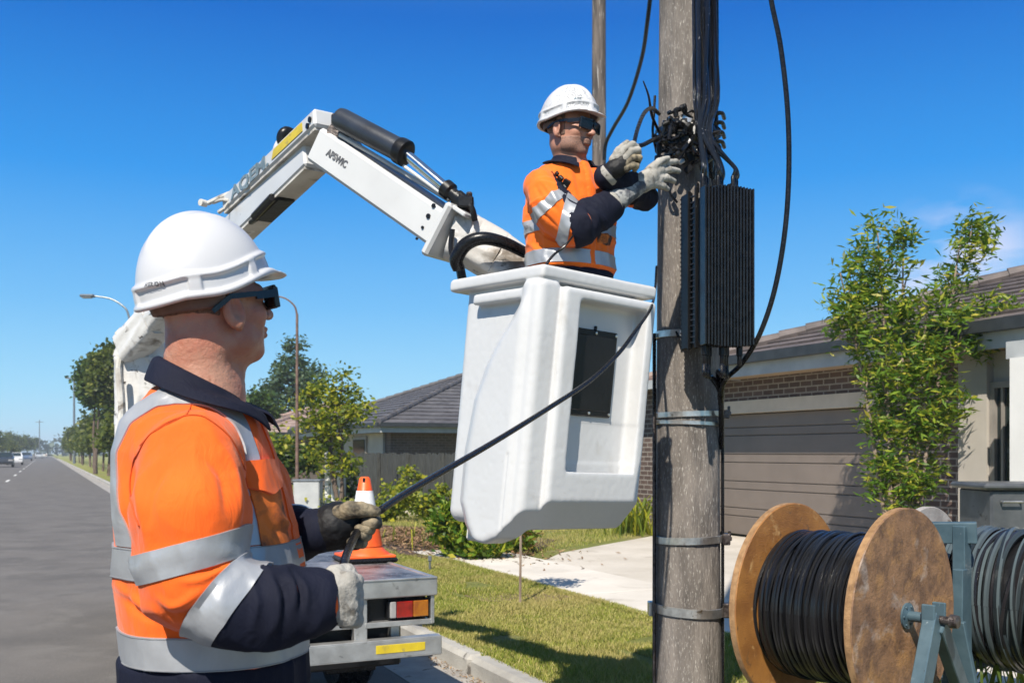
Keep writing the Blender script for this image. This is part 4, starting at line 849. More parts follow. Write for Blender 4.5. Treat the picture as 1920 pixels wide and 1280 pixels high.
# loose tails reaching to the gloves
cable('loose_cable', [P(1206, 152, 4.45), P(1216, 180, 4.48), P(1222, 215, 4.52), P(1232, 240, 4.6), P(1240, 255, 4.62)], [.003, .005, .007, .007, .007], M_rubber, 'thin upright cable tail left of the splices')
cable('loose_cable', [P(1188, 272, 4.02), P(1196, 240, 4.12), P(1208, 212, 4.3), P(1222, 203, 4.5), P(1236, 214, 4.6)], .009, M_rubber, 'bent black cable tail looping from the upper glove to the splices')
cable('loose_cable', [P(1184, 276, 4.02), P(1205, 272, 4.2), P(1226, 262, 4.45), P(1242, 262, 4.62)], .010, M_rubber, 'straight black cable pulled from the upper glove to the splices')
cable('loose_cable', [P(1240, 338, 4.15), P(1252, 326, 4.20), P(1264, 308, 4.28), P(1282, 285, 4.50), P(1290, 268, 4.62)], .007, M_gloss, 'short cable end held in the nearer glove of the upper man')
cable('loose_cable', [P(1228, 180, 4.6), P(1226, 215, 4.58), P(1224, 250, 4.56), P(1231, 285, 4.6)], .006, M_rubber, 'short vertical cable tail against the left edge of the pole')
# cables under the enclosure, and the long loop on the right
for i, p in enumerate(glb[:6]):
    q = P(1322+i*8, 705+(i % 3)*6, 4.5); cable('pole_cable', [p, p-EU*.05, q+EU*.02, P(1350, 735, 4.62), P(1353, 780, 4.66), P(1352, 840, PY-.05)], (.010, .012, .009, .011, .008, .012)[i], M_rubber, ORD[i]+' black cable from the left drooping from under the enclosure')
cable('loop_cable', [P(1442, -60, 4.3), P(1446, 0, 4.3), P(1464, 90, 4.3), P(1477, 210, 4.3), P(1479, 330, 4.3), P(1471, 440, 4.3), P(1452, 545, 4.32), P(1425, 625, 4.35), P(1392, 680, 4.42), P(1360, 712, 4.5), P(1352, 745, 4.62), P(1352, 800, 4.7)], .0115, M_rubber, 'long black cable looping wide through the sky right of the enclosure', group='black cables on the pole')
# thin tail on the pole under the strap
cable('pole_cable', [onpole(1262, 622, .012), onpole(1268, 640, .012), onpole(1272, 655, .010)], .006, M_rubber, 'stub of cable poking from the strap under the enclosure')

# ---------------------------------------------------------------- reels and their frame
def reel(c1, n, wdt, Rf, Rc, mL, mR, label, loops, seed, mc, sheen=0, rax=.022):
    rr = random.Random(seed); n = np.array(n, float); n /= np.linalg.norm(n); c1 = np.array(c1, float); c2 = c1+n*wdt; s = np.cross(n, (0, 0, 1.0)); s /= np.linalg.norm(s); u = np.cross(s, n)
    t = thing('cable_reel', (c1[0], c1[1], c1[2]-Rf), label, 'cable reel', 'cable reels')
    for c, m, d in ((c1, mL, -1), (c2, mR, 1)):
        mb = MB(); th = .018; mb.lathe(c, [(.03, -th), (Rf-.004, -th), (Rf, -th+.004)], n, 96, cap=False)
        mb.lathe(c, [(Rf, th-.004), (Rf-.004, th), (.03, th)], n, 96, cap=False); fl = mb.build('flange', m, t, auto=True)
        mb = MB(); mb.lathe(c, [(Rf+.0004, -th+.004), (Rf+.0004, th-.004)], n, 96, cap=False); mb.build('flange_rim', M_edge if m is not M_ply3 else M_ply3, fl, auto=True)
    mb = MB(); mb.lathe(c1, [(Rc-.03, .02), (Rc-.03, wdt-.02)], n, 64, cap=False); mb.build('drum', M_black, t, auto=True)
    mb = MB(); rc = (wdt-.05)/loops*.56; m_ = 72
    for layer in range(2):
        for k in range(loops):
            x = .025+(wdt-.05)*(k+.5)/loops; ti = rr.uniform(-.016, .016)*(1+(seed > 1)); tj = rr.uniform(-.014, .014)*(1+(seed > 1)); ro = rr.uniform(-.007, .005)+(.009 if layer else -.006); ph = rr.uniform(0, 6)
            pts = []
            for j in range(m_+1):
                a = 2*math.pi*j/m_; pts.append(c1+n*(x+ti*math.sin(a+ph)*(1+layer*.6)+tj*math.sin(2*a)*.5)+(s*math.cos(a)+u*math.sin(a))*(Rc+ro+.003*math.sin(3*a+ph)))
            mb.tube(pts, rc*rr.uniform(.8, 1.1), 7, cap=False)
    mb.build('cable_winding', mc, t, auto=True)
    hub = MB(); hub.lathe(c2, [(.0, .019), (.055, .019), (.055, .027), (.03, .030), (.027, .032)], n, 32)
    for k in range(6): hub.lathe(c2+n*.027+(s*math.cos(k*1.047)+u*math.sin(k*1.047))*.042, [(.006, 0), (.006, .006), (0, .006)], n, 6)
    hub.build('hub_plate', M_teal, t, auto=True)
    mb = MB(); mb.lathe(c1, [(rax, -.16), (rax, wdt+.10)], n, 20); ax = mb.build('axle', M_teal, t, auto=True)
    mb = MB(); mb.lathe(c1, [(rax*1.02, wdt+.10), (rax*.8, wdt+.11), (rax*.8, wdt+.20), (rax*1.3, wdt+.205), (rax*1.2, wdt+.235), (rax*.6, wdt+.24)], n, 14); mb.build('axle_end', M_rust, ax, auto=True)
    return t, c1, c2, n, s, u
NR = np.array([.67, -.74, 0]); NR /= np.linalg.norm(NR)
M_coil = coilmat('coiled black cable', [(.004, .004, .005), (.007, .007, .008), (.014, .014, .015)], .20)
M_coil2 = coilmat('coiled cable painted shine', [(.006, .007, .008), (.030, .040, .045), (.012, .012, .013), (.085, .11, .118), (.02, .018, .020), (.008, .008, .009)], .18)  # teal strands, their paler greys standing in for glossy highlights
_, a1, a2, n1, s1_, u1 = reel(P(1481, 1126, 4.6), NR, .54, .452, .315, M_ply, M_ply2, 'wooden cable reel nearest the pole with evenly wound black cable', 30, 1, M_coil)
c2r = P(1738, 1106, 5.3); _, b1, b2, n2, s2_, u2 = reel(c2r, NR, .69, .445, .335, M_ply3, M_ply2, 'cable reel at the right edge wound with messy cable with painted-on shine', 22, 2, M_coil2)
# stands
st = thing('reel_stand', (a2[0]+.1, a2[1]-.1, .11), 'blue grey steel stand holding the axles of the cable reels', 'reel stand', 'reel stands')
ap = a2+n1*.135; F0 = MB()
def leg(p, q, wd, ht, name='leg'):
    mb = MB(); d = np.array(q)-np.array(p); d /= np.linalg.norm(d); mb.beam(p, q, wd, ht, up=n1, bev=.004); return mb.build(name, M_teal, st)
leg(ap+[0, 0, .012], P(1702, 1420, 3.85), .085, .055); 
leg(ap+[0, 0, -.02]+n1*.02, np.array([ap[0]+.42, ap[1]+.50, .12]), .07, .05)
mb = MB(); sd = s1_
for d in (-1, 1): mb.bbox(ap+sd*d*.048+[0, 0, .02], (.028, .008, .045), [n1, sd, (0, 0, 1)], .004)
mb.bbox(ap+[0, 0, -.035], (.028, .056, .012), [n1, sd, (0, 0, 1)], .004); mb.build('axle_cradle', M_teal, st)
# upright frame in front of the second reel
Yp = 4.75
pA, pB = P(1803, 985, Yp), P(1806, 1420, Yp)
leg(pA, pB, .075, .06, 'upright')
leg(P(1716, 998, Yp+.10), P(1832, 998, Yp-.02), .10, .055, 'top_rail')
leg(P(1800, 1066, Yp-.06), P(1797, 1420, Yp-.06), .055, .05, 'sleeve')
leg(P(1795, 1165, Yp-.10), P(1820, 1290, Yp-.10), .03, .07, 'gusset')
leg(P(1770, 1190, Yp+.3), P(1800, 1500, Yp+.1), .06, .05)
st2 = thing('reel_stand', (a1[0]-.1, a1[1]+.1, .11), 'teal steel stand foot under the left flange of the nearest reel', 'reel stand', 'reel stands')
q0 = a1-n1*.12
for e in (P(1418, 1330, 4.5), np.array([q0[0]+.2, q0[1]+.5, .12])):
    mb = MB(); e = np.array(e); e2 = q0+(e-q0)*(q0[2]-.12)/(q0[2]-e[2]) if e[2] > .13 else e; mb.beam(q0, e2, .07, .05, up=n1, bev=.004); mb.build('leg', M_teal, st2)
mb = MB(); mb.bbox(q0, (.03, .06, .045), [n1, sd, (0, 0, 1)], .005); mb.build('axle_cradle', M_teal, st2)
# cabinet behind the reels
cb = thing('metal_cabinet', tuple(P(1880, 0, 8.6)*[1, 1, 0]+[0, 0, .11]), 'dark grey metal cabinet with a rounded lid behind the right hand reel', 'cabinet')
cc = P(1905, 960, 8.6); zt_ = P(0, 915, 8.6)[2]
mb = MB(); mb.bbox((cc[0]+.02, cc[1], (zt_+.11)/2), (.38, .30, (zt_-.11)/2), None, .02); mb.build('body', M_bbq, cb)
mb = MB(); mb.bbox((cc[0], cc[1]-.01, zt_+.025), (.43, .34, .028), None, .02); mb.build('lid', M_bbq, cb)
mb = MB(); mb.tube([(cc[0]-.28, cc[1]-.315, zt_-.10), (cc[0]-.28, cc[1]-.35, zt_-.10), (cc[0]-.12, cc[1]-.35, zt_-.10), (cc[0]-.12, cc[1]-.315, zt_-.10)], .010, 8); mb.build('handle', M_steel, cb, auto=True)
# letter box / utility box left of cone, tap marker
q = G(578, 968); ub = thing('utility_box', (q[0], q[1], .1), 'pale grey utility box at the foot of the rusty street lamp', 'utility box')
mb = MB(); mb.bbox((q[0], q[1], .1+.38), (.27, .2, .38), None, .02); mb.build('body', M_fascia, ub); mb = MB(); mb.bbox((q[0], q[1], .1+.775), (.29, .22, .02), None, .01); mb.build('lid', M_lamp, ub)
q = G(598, 960); q[1] += 2.5; mb = MB(); mb.bbox((q[0], q[1], .7), (.17, .15, .62), None, .04); mb.bbox((q[0]-.28, q[1]+.1, .8), (.07, .07, .7), None, .02); tag(mb.build('garden_pillar', M_wrend, at=(q[0], q[1], .1)), 'white painted garden pillar behind the utility box', 'pillar')
q = G(806, 1068); t = thing('marker_peg', (q[0], q[1], .11), 'small metal marker peg in the grass behind the truck bed', 'peg'); mb = MB(); mb.tube([(q[0], q[1], .1), (q[0], q[1], .24)], .012, 8); mb.bbox((q[0], q[1], .25), (.02, .02, .03), None, .005); mb.build('post', M_lamp, t)
# weeds under the reels
strap((b1[0]+.5, b1[1]-.1, .11), 120, .5, M_leafY, 'weeds growing under the right hand reel', wd=.010, rad=.3, name='weeds', cat='weeds')
# ---------------------------------------------------------------- bucket truck
tk = thing('bucket_truck', tuple(W(1.2, 7, 0)), 'white bucket truck with a folded boom lifting a man, its aluminium tail beside the kerb', 'truck')
TL, TR, T0, T1, TZ = .50, 1.907, 5.015, 8.55, .785
mb = MB(); mb.bbox(W((TL+TR)/2, (T0+T1)/2+.02, TZ-.035), ((TR-TL)/2-.03, (T1-T0)/2-.02, .030), RM, .004); mb.build('deck', M_deck, tk)
mb = MB()
mb.bbox(W((TL+TR)/2, T0+.012, TZ-.049), ((TR-TL)/2, .018, .050), RM, .006)
for L in (TL+.012, TR-.014): mb.bbox(W(L, (T0+T1)/2+.03, TZ-.049), (.016, (T1-T0)/2-.005, .050), RM, .006)
mb.bbox(W((TL+TR)/2, T0-.003, TZ-.003), ((TR-TL)/2-.004, .010, .004), RM, .002)
mb.build('deck_edge', M_alu, tk)
mb = MB()
for L in (1.49, .62, 1.05): mb.bbox(W(L, T0+.05, .53), (.035, .03, .155), RM, .004)
mb.bbox(W(1.70, T0+.045, .545), (.19, .03, .014), RM, .003); mb.bbox(W(1.885, T0+.045, .61), (.010, .035, .075), RM, .003)
mb.bbox(W(1.1, T0+.06, .55), (.36, .02, .02), RM, .003)
mb.bbox(W(1.70, T0+.12, .46), (.025, .03, .09), RM, .003)
mb.build('tail_frame', M_alu, tk)
mb = MB(); mb.bbox(W(1.70, T0+.10, .62), (.17, .02, .065), RM, .005); mb.bbox(W(.9, T0+.10, .62), (.50, .02, .065), RM, .005); mb.build('lamp_box', M_black, tk)
tl = MB(); tl.bbox(W(1.755, T0+.055, .618), (.115, .028, .052), RM, .008); tl = tl.build('tail_light', M_black, tk)
for L0, L1, m_, nm in ((1.648, 1.682, M_clear, 'reversing_lens'), (1.684, 1.775, M_red, 'brake_lens'), (1.777, 1.862, M_amb, 'indicator_lens')):
    mb = MB(); mb.bbox(W((L0+L1)/2, T0+.022, .618), ((L1-L0)/2, .010, .043), RM, .004); mb.build(nm, m_, tl)
mb = MB(); mb.bbox(W(1.215, T0-.035, .425), (.70, .012, .045), RM, .004); mb.bbox(W(1.215, T0-.010, .470), (.70, .036, .006), RM, .003); mb.bbox(W(1.215, T0-.010, .381), (.70, .036, .006), RM, .003)
bu = mb.build('bumper', M_alu, tk)
for L0, L1 in ((1.55, 1.82), (.62, .9), (1.06, 1.12)): mb = MB(); mb.bbox(W((L0+L1)/2, T0-.0485, .428), ((L1-L0)/2, .0018, .022), RM, .001); mb.build('reflective_sticker', M_yel, bu)
mb = MB()
for L in (.85, 1.5): mb.bbox(W(L, 7.3, .60), (.04, 2.25, .07), RM, .005)
mb.bbox(W(1.2, 6.2, .42), (.5, .3, .12), RM, .02); mb.bbox(W(1.2, T0+.16, .42), (.55, .02, .12), RM, .01); mb.build('chassis', M_black, tk)
for s in (6.0, 9.6):
    for L in (.72, 1.68):
        mb = MB(); c = W(L, s, .34); mb.lathe(c, [(.2, -.10), (.31, -.105), (.345, -.07), (.345, .07), (.31, .105), (.2, .10)], RM[0], 32); wh = mb.build('wheel', M_rubber, tk, auto=True)
        mb = MB(); mb.lathe(c, [(.0, -.05), (.08, -.06), (.19, -.09), (.2, -.085), (.2, .085), (.19, .09), (.08, .06), (0, .05)], RM[0], 24, cap=False); mb.build('rim', M_alu, wh, auto=True)
mb = MB()
for L in (.72, 1.60): mb.bbox(W(L, 5.62, .38), (.15, .012, .20), RM, .004)
mb.build('mud_flap', M_rubber, tk)
# cab
cbm = MB(); pr_ = [(8.75, .45), (8.75, 1.72), (8.95, 1.86), (9.9, 1.86), (10.35, 1.2), (10.45, 1.1), (10.5, .45)]
pts0 = [W(.62, s, z) for s, z in pr_]; cbm.prism(pts0, W(.93, 0, 0)); cab = cbm.build('cab', M_paint, tk, bevel=.04)
mb = MB()
for L in (.612, 1.558): mb.rbx(L-.004, L+.004, 9.0, 9.85, 1.22, 1.68)
mb.rbx(.75, 1.45, 8.738, 8.748, 1.2, 1.6); mb.build('window', M_glass, cab)
mb = MB(); A_ = W(.7, 10.335, 1.235); B_ = W(1.47, 10.335, 1.235); C_ = W(1.42, 9.95, 1.79); D_ = W(.76, 9.95, 1.79); o_ = W(0, .02, .014); mb.add([A_+o_, B_+o_, C_+o_, D_+o_], [(0, 1, 2, 3)]); mb.build('windscreen', M_glass, cab)
for L in (.75, 1.42): mb = MB(); mb.bbox(W(L, 10.49, .72), (.09, .02, .07), RM, .01); mb.build('headlight', M_clear, cab)

def crumple(pts, ws, hs, seed, amp, n=28, ns=26, up=(0, 0, 1)):
    """a boxy sleeve with creased walls along pts"""
    pts = np.array(pts, float); t = np.linspace(0, 1, ns); k = np.linspace(0, 1, len(pts)); c = np.stack([np.interp(t, k, pts[:, j]) for j in range(3)], 1)
    ww = np.interp(t, np.linspace(0, 1, len(ws)), ws); hh = np.interp(t, np.linspace(0, 1, len(hs)), hs); d = np.gradient(c, axis=0); d /= vlen(d)[:, None]
    V = []
    for i in range(ns):
        s = np.cross(d[i], up); s /= np.linalg.norm(s); u = np.cross(s, d[i])
        for j in range(n):
            a = 2*np.pi*j/n; ca, sa = math.cos(a), math.sin(a); r = (abs(ca)**5+abs(sa)**5)**(-1/5); V.append(c[i]+s*ca*r*ww[i]/2+u*sa*r*hh[i]/2)
    V = np.array(V); F = [(i*n+j, i*n+(j+1) % n, (i+1)*n+(j+1) % n, (i+1)*n+j) for i in range(ns-1) for j in range(n)]+[tuple(range(n))[::-1], tuple((ns-1)*n+j for j in range(n))]
    cc = np.repeat(c, n, 0); out = V-cc; out /= vlen(out)[:, None]
    dm = np.repeat(d, n, 0); q = V-dm*((V*dm).sum(1)*.78)[:, None]; wq = np.stack([vnoise(q*7+seed+9*j) for j in range(3)], 1)-.5; a = vnoise(q*11+wq*1.5+seed); b = vnoise(q*24+wq*2+seed*2); e_ = vnoise(V*4.5+seed); V = V+out*((1-4*np.abs(a-.5))*amp*.8+(1-4*np.abs(b-.5))*amp*.3+(e_-.5)*amp)[:, None]
    return V, F
def crumple_obj(name, *a, parent=tk, m=None, **k): V, F = crumple(*a, **k); o = mk(name, V, F, m or M_wrap, parent, smooth=True); o.data.set_sharp_from_angle(angle=R_(55)); return o
# turret
crumple_obj('turret', [P(278, 1010, 7.3)*[1, 1, 0]+[0, 0, .78], P(272, 800, 7.3), P(272, 670, 7.3), P(278, 620, 7.25)], [.36, .34, .34, .26], [.40, .36, .36, .24], 3, .020, up=(0, 1, 0), ns=110, n=90)
mb = MB(); mb.lathe(P(278, 1010, 7.3)*[1, 1, 0]+[0, 0, .786], [(.20, 0), (.20, .05), (.18, .07), (.18, .12)], (0, 0, 1), 32); mb.build('turntable', M_paintd, tk, auto=True)
crumple_obj('boom_cover', [P(242, 655, 7.15), P(300, 595, 6.95), P(335, 555, 6.7)], [.20, .24, .18], [.22, .24, .16], 8, .012, ns=60, n=60)
mb = MB(); mb.tube([P(232, 640, 7.1), P(222, 700, 7.1), P(230, 780, 7.1)], .022, 8, smooth=5); mb.tube([P(222, 690, 7.0), P(228, 760, 7.0), P(226, 830, 7.0), P(230, 900, 7.0)], .025, 8, smooth=5); mb.tube([P(225, 632, 7.1), P(235, 622, 7.1)], .05, 8); mb.build('hose', M_paintd, tk, auto=True)
# lower boom
def frame_of(a, b, up=(0, 0, 1)):
    d = b-a; L = np.linalg.norm(d); d = d/L; s = np.cross(d, up); s /= np.linalg.norm(s); return d, s, np.cross(s, d), L
A = P(592, 287, 4.92); B = P(268, 602, 7.1); mb = MB(); mb.beam(A, B, .13, .15, bev=.012); lb = mb.build('lower_boom', M_paint, tk)
d, s, u, L = frame_of(A, B); f_ = s if s[1] < 0 else -s                     # f_: the side that faces the camera
mb = MB(); mb.beam(A+d*.02-u*.079, A+d*2.0-u*.079, .115, .012); mb.build('wear_plate', M_paintd, lb)
mb = MB(); q = A+d*.36-u*.085; mb.beam(q, q+d*.30, .10, .03, bev=.008); mb.tube([q+f_*.07+d*.02, q+f_*.07+d*.26-u*.01], .022, 8); mb.tube([q-u*.01+f_*.05+d*.28, q+d*.36+f_*.05-u*.0], .014, 6); mb.build('black_bracket', M_black, lb, auto=True)
A2 = P(616, 224, 4.76); B2 = P(440, 386, 5.72); A2_, d2, = A2, None
d2, s2, u2, L2 = frame_of(A2, B2); f2_ = s2 if s2[1] < 0 else -s2
mb = MB(); mb.beam(A2, B2, .15, .088, bev=.012); up_ = mb.build('link_beam', M_paint, tk)
mb = MB(); mb.beam(A2-u2*.049+d2*.02, B2-u2*.049, .13, .014); mb.build('beam_lip', M_paintd, up_)
def plate_on(a, dd_, uu, ff, l0, l1, h0, h1, off, m, name, parent, skew=0):
    mb = MB(); mb.prism([a+dd_*l0+uu*h0+ff*off, a+dd_*l1+uu*(h0+skew*.0)+ff*off, a+dd_*(l1-skew)+uu*h1+ff*off, a+dd_*(l0-skew*.0)+uu*h1+ff*off], ff*.0025); return mb.build(name, m, parent)
plate_on(A2, d2, u2, f2_, .13, .50, -.020, .024, .0765, M_yel, 'yellow_sticker', up_, .03)
def text_on(txt, origin, xd, zd, nrm, size, m, name, parent, thick=.0012, sx=1.0, bold=0):
    c = bpy.data.curves.new(name, 'FONT'); c.body = txt; c.size = size; c.extrude = thick; c.offset = bold; c.align_x = 'CENTER'; c.align_y = 'CENTER'; c.resolution_u = 3
    o = bpy.data.objects.new(name, c); COL.objects.link(o); bpy.context.view_layer.update(); me = bpy.data.meshes.new_from_object(o.evaluated_get(bpy.context.evaluated_depsgraph_get())); bpy.data.objects.remove(o)
    V = np.array([v.co[:] for v in me.vertices]); xd, zd, nrm = (np.array(x, float) for x in (xd, zd, nrm)); Vw = np.array(origin)+V[:, :1]*sx*xd+V[:, 1:2]*zd+V[:, 2:3]*nrm
    F = [tuple(p.vertices) for p in me.polygons]; bpy.data.meshes.remove(me); return Vw, F
def text_obj(txt, origin, xd, zd, nrm, size, m, name, parent, **k): V, F = text_on(txt, origin, xd, zd, nrm, size, m, name, parent, **k); return mk(name, V, F, m, parent)
text_obj('AQEM.', A2+d2*.80+f2_*.0775+u2*.0, -d2, u2, f2_, .092, M_inkb, 'lettering', up_, sx=1.9, bold=.0035)
for k, (ll, hh) in enumerate(((.04, .0), (.07, -.02))): 
    mb = MB(); mb.lathe(A2+d2*ll+u2*hh+f2_*.075, [(0, 0), (.014, 0), (.014, .008), (0, .009)], f2_, 12); mb.build('pin', M_black, up_, auto=True)
mb = MB(); mb.tube([P(548, 268, 5.55), P(532, 270, 5.5), P(524, 292, 5.5), P(528, 318, 5.5)], .042, 10, smooth=5); mb.build('swivel_elbow', M_paint, tk, auto=True)
mb = MB(); mb.tube([P(558, 258, 5.5), P(536, 248, 5.45), P(529, 262, 5.45), P(540, 278, 5.45)], .032, 10, smooth=5); mb.build('elbow_cap', M_black, tk, auto=True)
mb = MB()
for a, b, r in (((470, 352, 5.6), (390, 381, 5.7), .014), ((478, 362, 5.6), (410, 398, 5.7), .012), ((455, 360, 5.6), (440, 392, 5.6), .008), ((440, 368, 5.6), (420, 392, 5.6), .006), ((430, 376, 5.6), (400, 380, 5.7), .010)): mb.tube([P(*a), (P(*a)+P(*b))/2+[0, 0, .01], P(*b)], r, 7, smooth=3)
mb.lathe(P(386, 382, 5.7), [(.02, 0), (.02, .04)], (-.5, -.8, 0), 10); mb.build('hose_rail', M_paintd, tk, auto=True)
# knuckle
mb = MB(); mb.lathe(P(634, 250, 4.62), [(.0, 0), (.055, 0), (.055, .24), (0, .24)], (.1, .99, 0), 20); mb.bbox(P(645, 240, 4.72), (.05, .07, .05), None, .01); mb.bbox(P(655, 252, 4.70), (.035, .05, .025), None, .008); mb.build('knuckle_joint', M_rust, tk, auto=True)
# upper boom
A3 = P(608, 276, 4.74); B3 = P(842, 437, 4.36); d3, s3, u3, L3 = frame_of(A3, B3); f3_ = s3 if s3[1] < 0 else -s3
mb = MB(); mb.beam(A3, B3, .17, .165, bev=.014); ub_ = mb.build('upper_boom', M_paint, tk)
mb = MB(); mb.beam(A3+u3*.088+d3*.08, B3+u3*.088-d3*.05, .11, .010); mb.build('top_rail', M_cyl, ub_)
text_obj('APSWIC', A3+d3*.185+f3_*.0865+u3*.004, d3, u3, f3_, .046, M_ink, 'lettering', ub_, sx=.85, bold=.0016)
mb = MB(); mb.bbox((B3+d3*.0), (.020, .105, .125), [d3, s3, u3], .012); mb.bbox(B3+u3*.115+d3*.05, (.04, .085, .010), [d3, s3, u3], .005); ep = mb.build('end_plate', M_paint, tk)
for hh, rr_ in ((.075, .010), (.025, .011), (-.03, .007), (-.085, .006)): mb = MB(); mb.lathe(B3-d3*.075+u3*hh+f3_*.085, [(0, 0), (rr_, 0), (rr_, .006), (0, .007)], f3_, 10); mb.build('bolt', M_black, ub_, auto=True)
# hydraulic cylinder and rod
C1 = P(636, 222, 4.58); C2 = P(757, 286, 4.44); C3 = P(842, 358, 4.34); dC = (C2-C1)/np.linalg.norm(C2-C1)
mb = MB(); mb.lathe(C1, [(.03, -.01), (.048, 0), (.052, .02), (.052, np.linalg.norm(C2-C1)-.02)], dC, 28); cy = mb.build('hydraulic_cylinder', M_cyl, tk, auto=True)
mb = MB(); mb.lathe(C2-dC*.03, [(.058, 0), (.060, .008), (.060, .045), (.052, .05), (.03, .05)], dC, 28); mb.build('gland_ring', M_black, cy, auto=True)
dR = (C3-C2)/np.linalg.norm(C3-C2); mb = MB(); mb.lathe(C2, [(.024, 0), (.024, np.linalg.norm(C3-C2))], dR, 20); mb.build('piston_rod', M_chrome, cy, auto=True)
mb = MB(); mb.lathe(C3-dR*.03, [(.033, 0), (.040, .004), (.040, .04), (.028, .05), (.028, .075), (.036, .08), (.036, .12), (.02, .125)], dR, 14)
mb.bbox(C3+dR*.11+[0, -.02, 0], (.035, .05, .024), None, .006); mb.tube([C3+dR*.08+[0, -.04, .02], C3+dR*.15+[0, -.05, 0], C3+dR*.17+[0, -.03, -.04]], .013, 8, smooth=4); mb.build('rod_clevis', M_black, cy, auto=True)
mb = MB(); mb.tube([C1+[0, .02, -.07], C3+[0, .04, -.03]], .011, 8); mb.tube([C2+[0, .0, -.06], C3+[0, .0, -.035]], .008, 8); mb.build('feed_pipe', M_paint, tk, auto=True)
mb = MB(); mb.bbox(P(872, 384, 4.36), (.03, .035, .025), None, .008); mb.lathe(P(880, 375, 4.34), [(.014, 0), (.014, .03), (.008, .035)], (0, -.3, 1), 10); mb.build('valve_block', M_rust, tk, auto=True)
# shrouded tip section and its hose
crumple_obj('boom_tip', [P(846, 441, 4.36), P(880, 452, 4.36), P(930, 482, 4.38), P(1000, 525, 4.40)], [.15, .17, .20, .20], [.205, .20, .20, .18], 5, .009, n=80, ns=90)
mb = MB(); mb.tube([P(860, 505, 4.22), P(856, 485, 4.20), P(874, 458, 4.18), P(905, 447, 4.17), P(945, 455, 4.19), P(985, 474, 4.24)], [.026, .03, .03, .028, .026, .024], 12, smooth=7); mb.build('hydraulic_hose', M_rubber, tk, auto=True)
mb = MB(); mb.tube([P(848, 430, 4.25), P(846, 470, 4.25), P(858, 495, 4.22)], .012, 8, smooth=5); mb.tube([P(862, 498, 4.3), P(866, 520, 4.3), P(872, 545, 4.32)], .02, 8, smooth=4); mb.build('hose_bracket', M_black, tk, auto=True)

# the bucket, modelled in its own frame: la along the right-hand face, lb along the left-hand face
ba = np.array([.77, .638, 0]); ba /= np.linalg.norm(ba); bb = np.array([-ba[1], ba[0], 0]); BO = np.array([.12, 3.75, 0]); ZT, ZB = 2.155, 1.145
TILT = R_(2.6); CT, ST = math.cos(TILT), math.sin(TILT)
def b2w(V):
    V = np.asarray(V, float).reshape(-1, 3); q = BO+V[:, :1]*ba+V[:, 1:2]*bb+V[:, 2:]*np.array([0, 0, 1.0]); c = np.array([.2, 4.1, ZT]); r = q-c
    return np.stack([r[:, 0]*CT+r[:, 2]*(ST+.050), r[:, 1], -r[:, 0]*ST+r[:, 2]*CT], 1)+c
def cc_(z): return np.interp(z, [1.05, 1.15, 1.24, 1.45, 1.65, 1.78, 1.88, 1.96, 2.04, 2.1], [.27, .35, .40, .40, .37, .315, .25, .18, .12, .10])
def f_bucket(p):
    la, lb, z = p[:, 0], p[:, 1], p[:, 2]; tp = .012*(ZT-z)                    # the sides draw in towards the floor
    q = p.copy(); q[:, 0] = .305+(la-.305)*(1+tp*1.6); q[:, 1] = .285+(lb-.285)*(1+tp*1.6)
    d = rbox(q, (.305, .285, (ZT+ZB)/2), (.272, .250, (ZT-ZB)/2), .055)
    # left face: the big moulded shell whose edge curves down and under
    c__ = cc_(z); sh = smax(smax(np.abs(la-.02)-.066, lb-c__, .006), (-la-.046)*.857+(lb-(c__-.095))*.514, .014); sh = smax(sh, np.maximum(.035-lb, 1.085+.9*np.maximum(.16-lb, 0)*.4-z), .03); sh = smax(sh, z-2.09, .01); d = smin(d, sh, .006)
    gr = np.abs(np.abs(lb-.055)-.0)-.004; d = smax(d, -np.maximum(np.maximum(gr, np.abs(la+.046)-.006), np.abs(z-1.28)-.16), .003)
    cr = rbox(p, (.035, .040, 1.62), (.060, .060, .49), .035); d = smin(d, cr, .02)
    # right face: raised frame, recess with sloping sill, toe that folds under
    fr = rbox(p, (.335, .02, 1.615), (.255, .072, .468), .020); rec = rbox(p, (.352, -.045, 1.725), (.186, .068, .315), .016)
    sl = (z-1.50)*.62+(-lb-.005)*.78; rec2 = np.maximum(np.maximum(rbox(p, (.345, -.05, 1.45), (.186, .064, .16), .015), -((z-1.385)*.55-(-lb-.0)*.0)), -(z-1.385-(-lb+.0)*-.0)*1.0)
    rec2 = smax(rbox(p, (.352, -.045, 1.44), (.186, .068, .14), .012), -((z-1.385)*.50+(lb+.050)*.866), .008)
    fr = smax(fr, -rec, .010); fr = smax(fr, -rec2, .008); 
    d = smin(d, fr, .010); d = d
    d = smax(d, -((z-1.262)*.66+(lb+.048)*.75), .006)
    hb_ = rbox(p, (-.005+.035, .25, 2.055), (.045, .16, .022), .012); d = smin(d, hb_, .012)
    rim = rbox(p, (.300, .280, 2.128), (.318, .298, .027), .016); d = smin(d, rim, .006)
    cav = rbox(p, (.305, .285, 1.75), (.245, .225, .58), .05); d = smax(d, -cav, .008)
    return d
V, F = nets(f_bucket, (-.12, -.10, 1.03), (.66, .62, 2.20), .0052); V = smoothV(V, F, 2)
V = V+normals(V, F)*(.0022*(vnoise(V*7)-.5)+.0008*(vnoise(V*60)-.5))[:, None]
bk = mk('bucket', b2w(V), F, M_white, tk, smooth=True)
M3b = np.array([ba, bb, [0, 0, 1]])
def bl(V_): return b2w(V_)
def bmb(c, h, bev, name, m, parent=bk, extra=None):
    mb = MB(); mb.bbox(c, h, None, bev)
    if extra: 
        for c2_, h2_, b2_ in extra: mb.bbox(c2_, h2_, None, b2_)
    return mk(name, b2w(np.concatenate(mb.V)), mb.F, m, parent)
lbp = .019
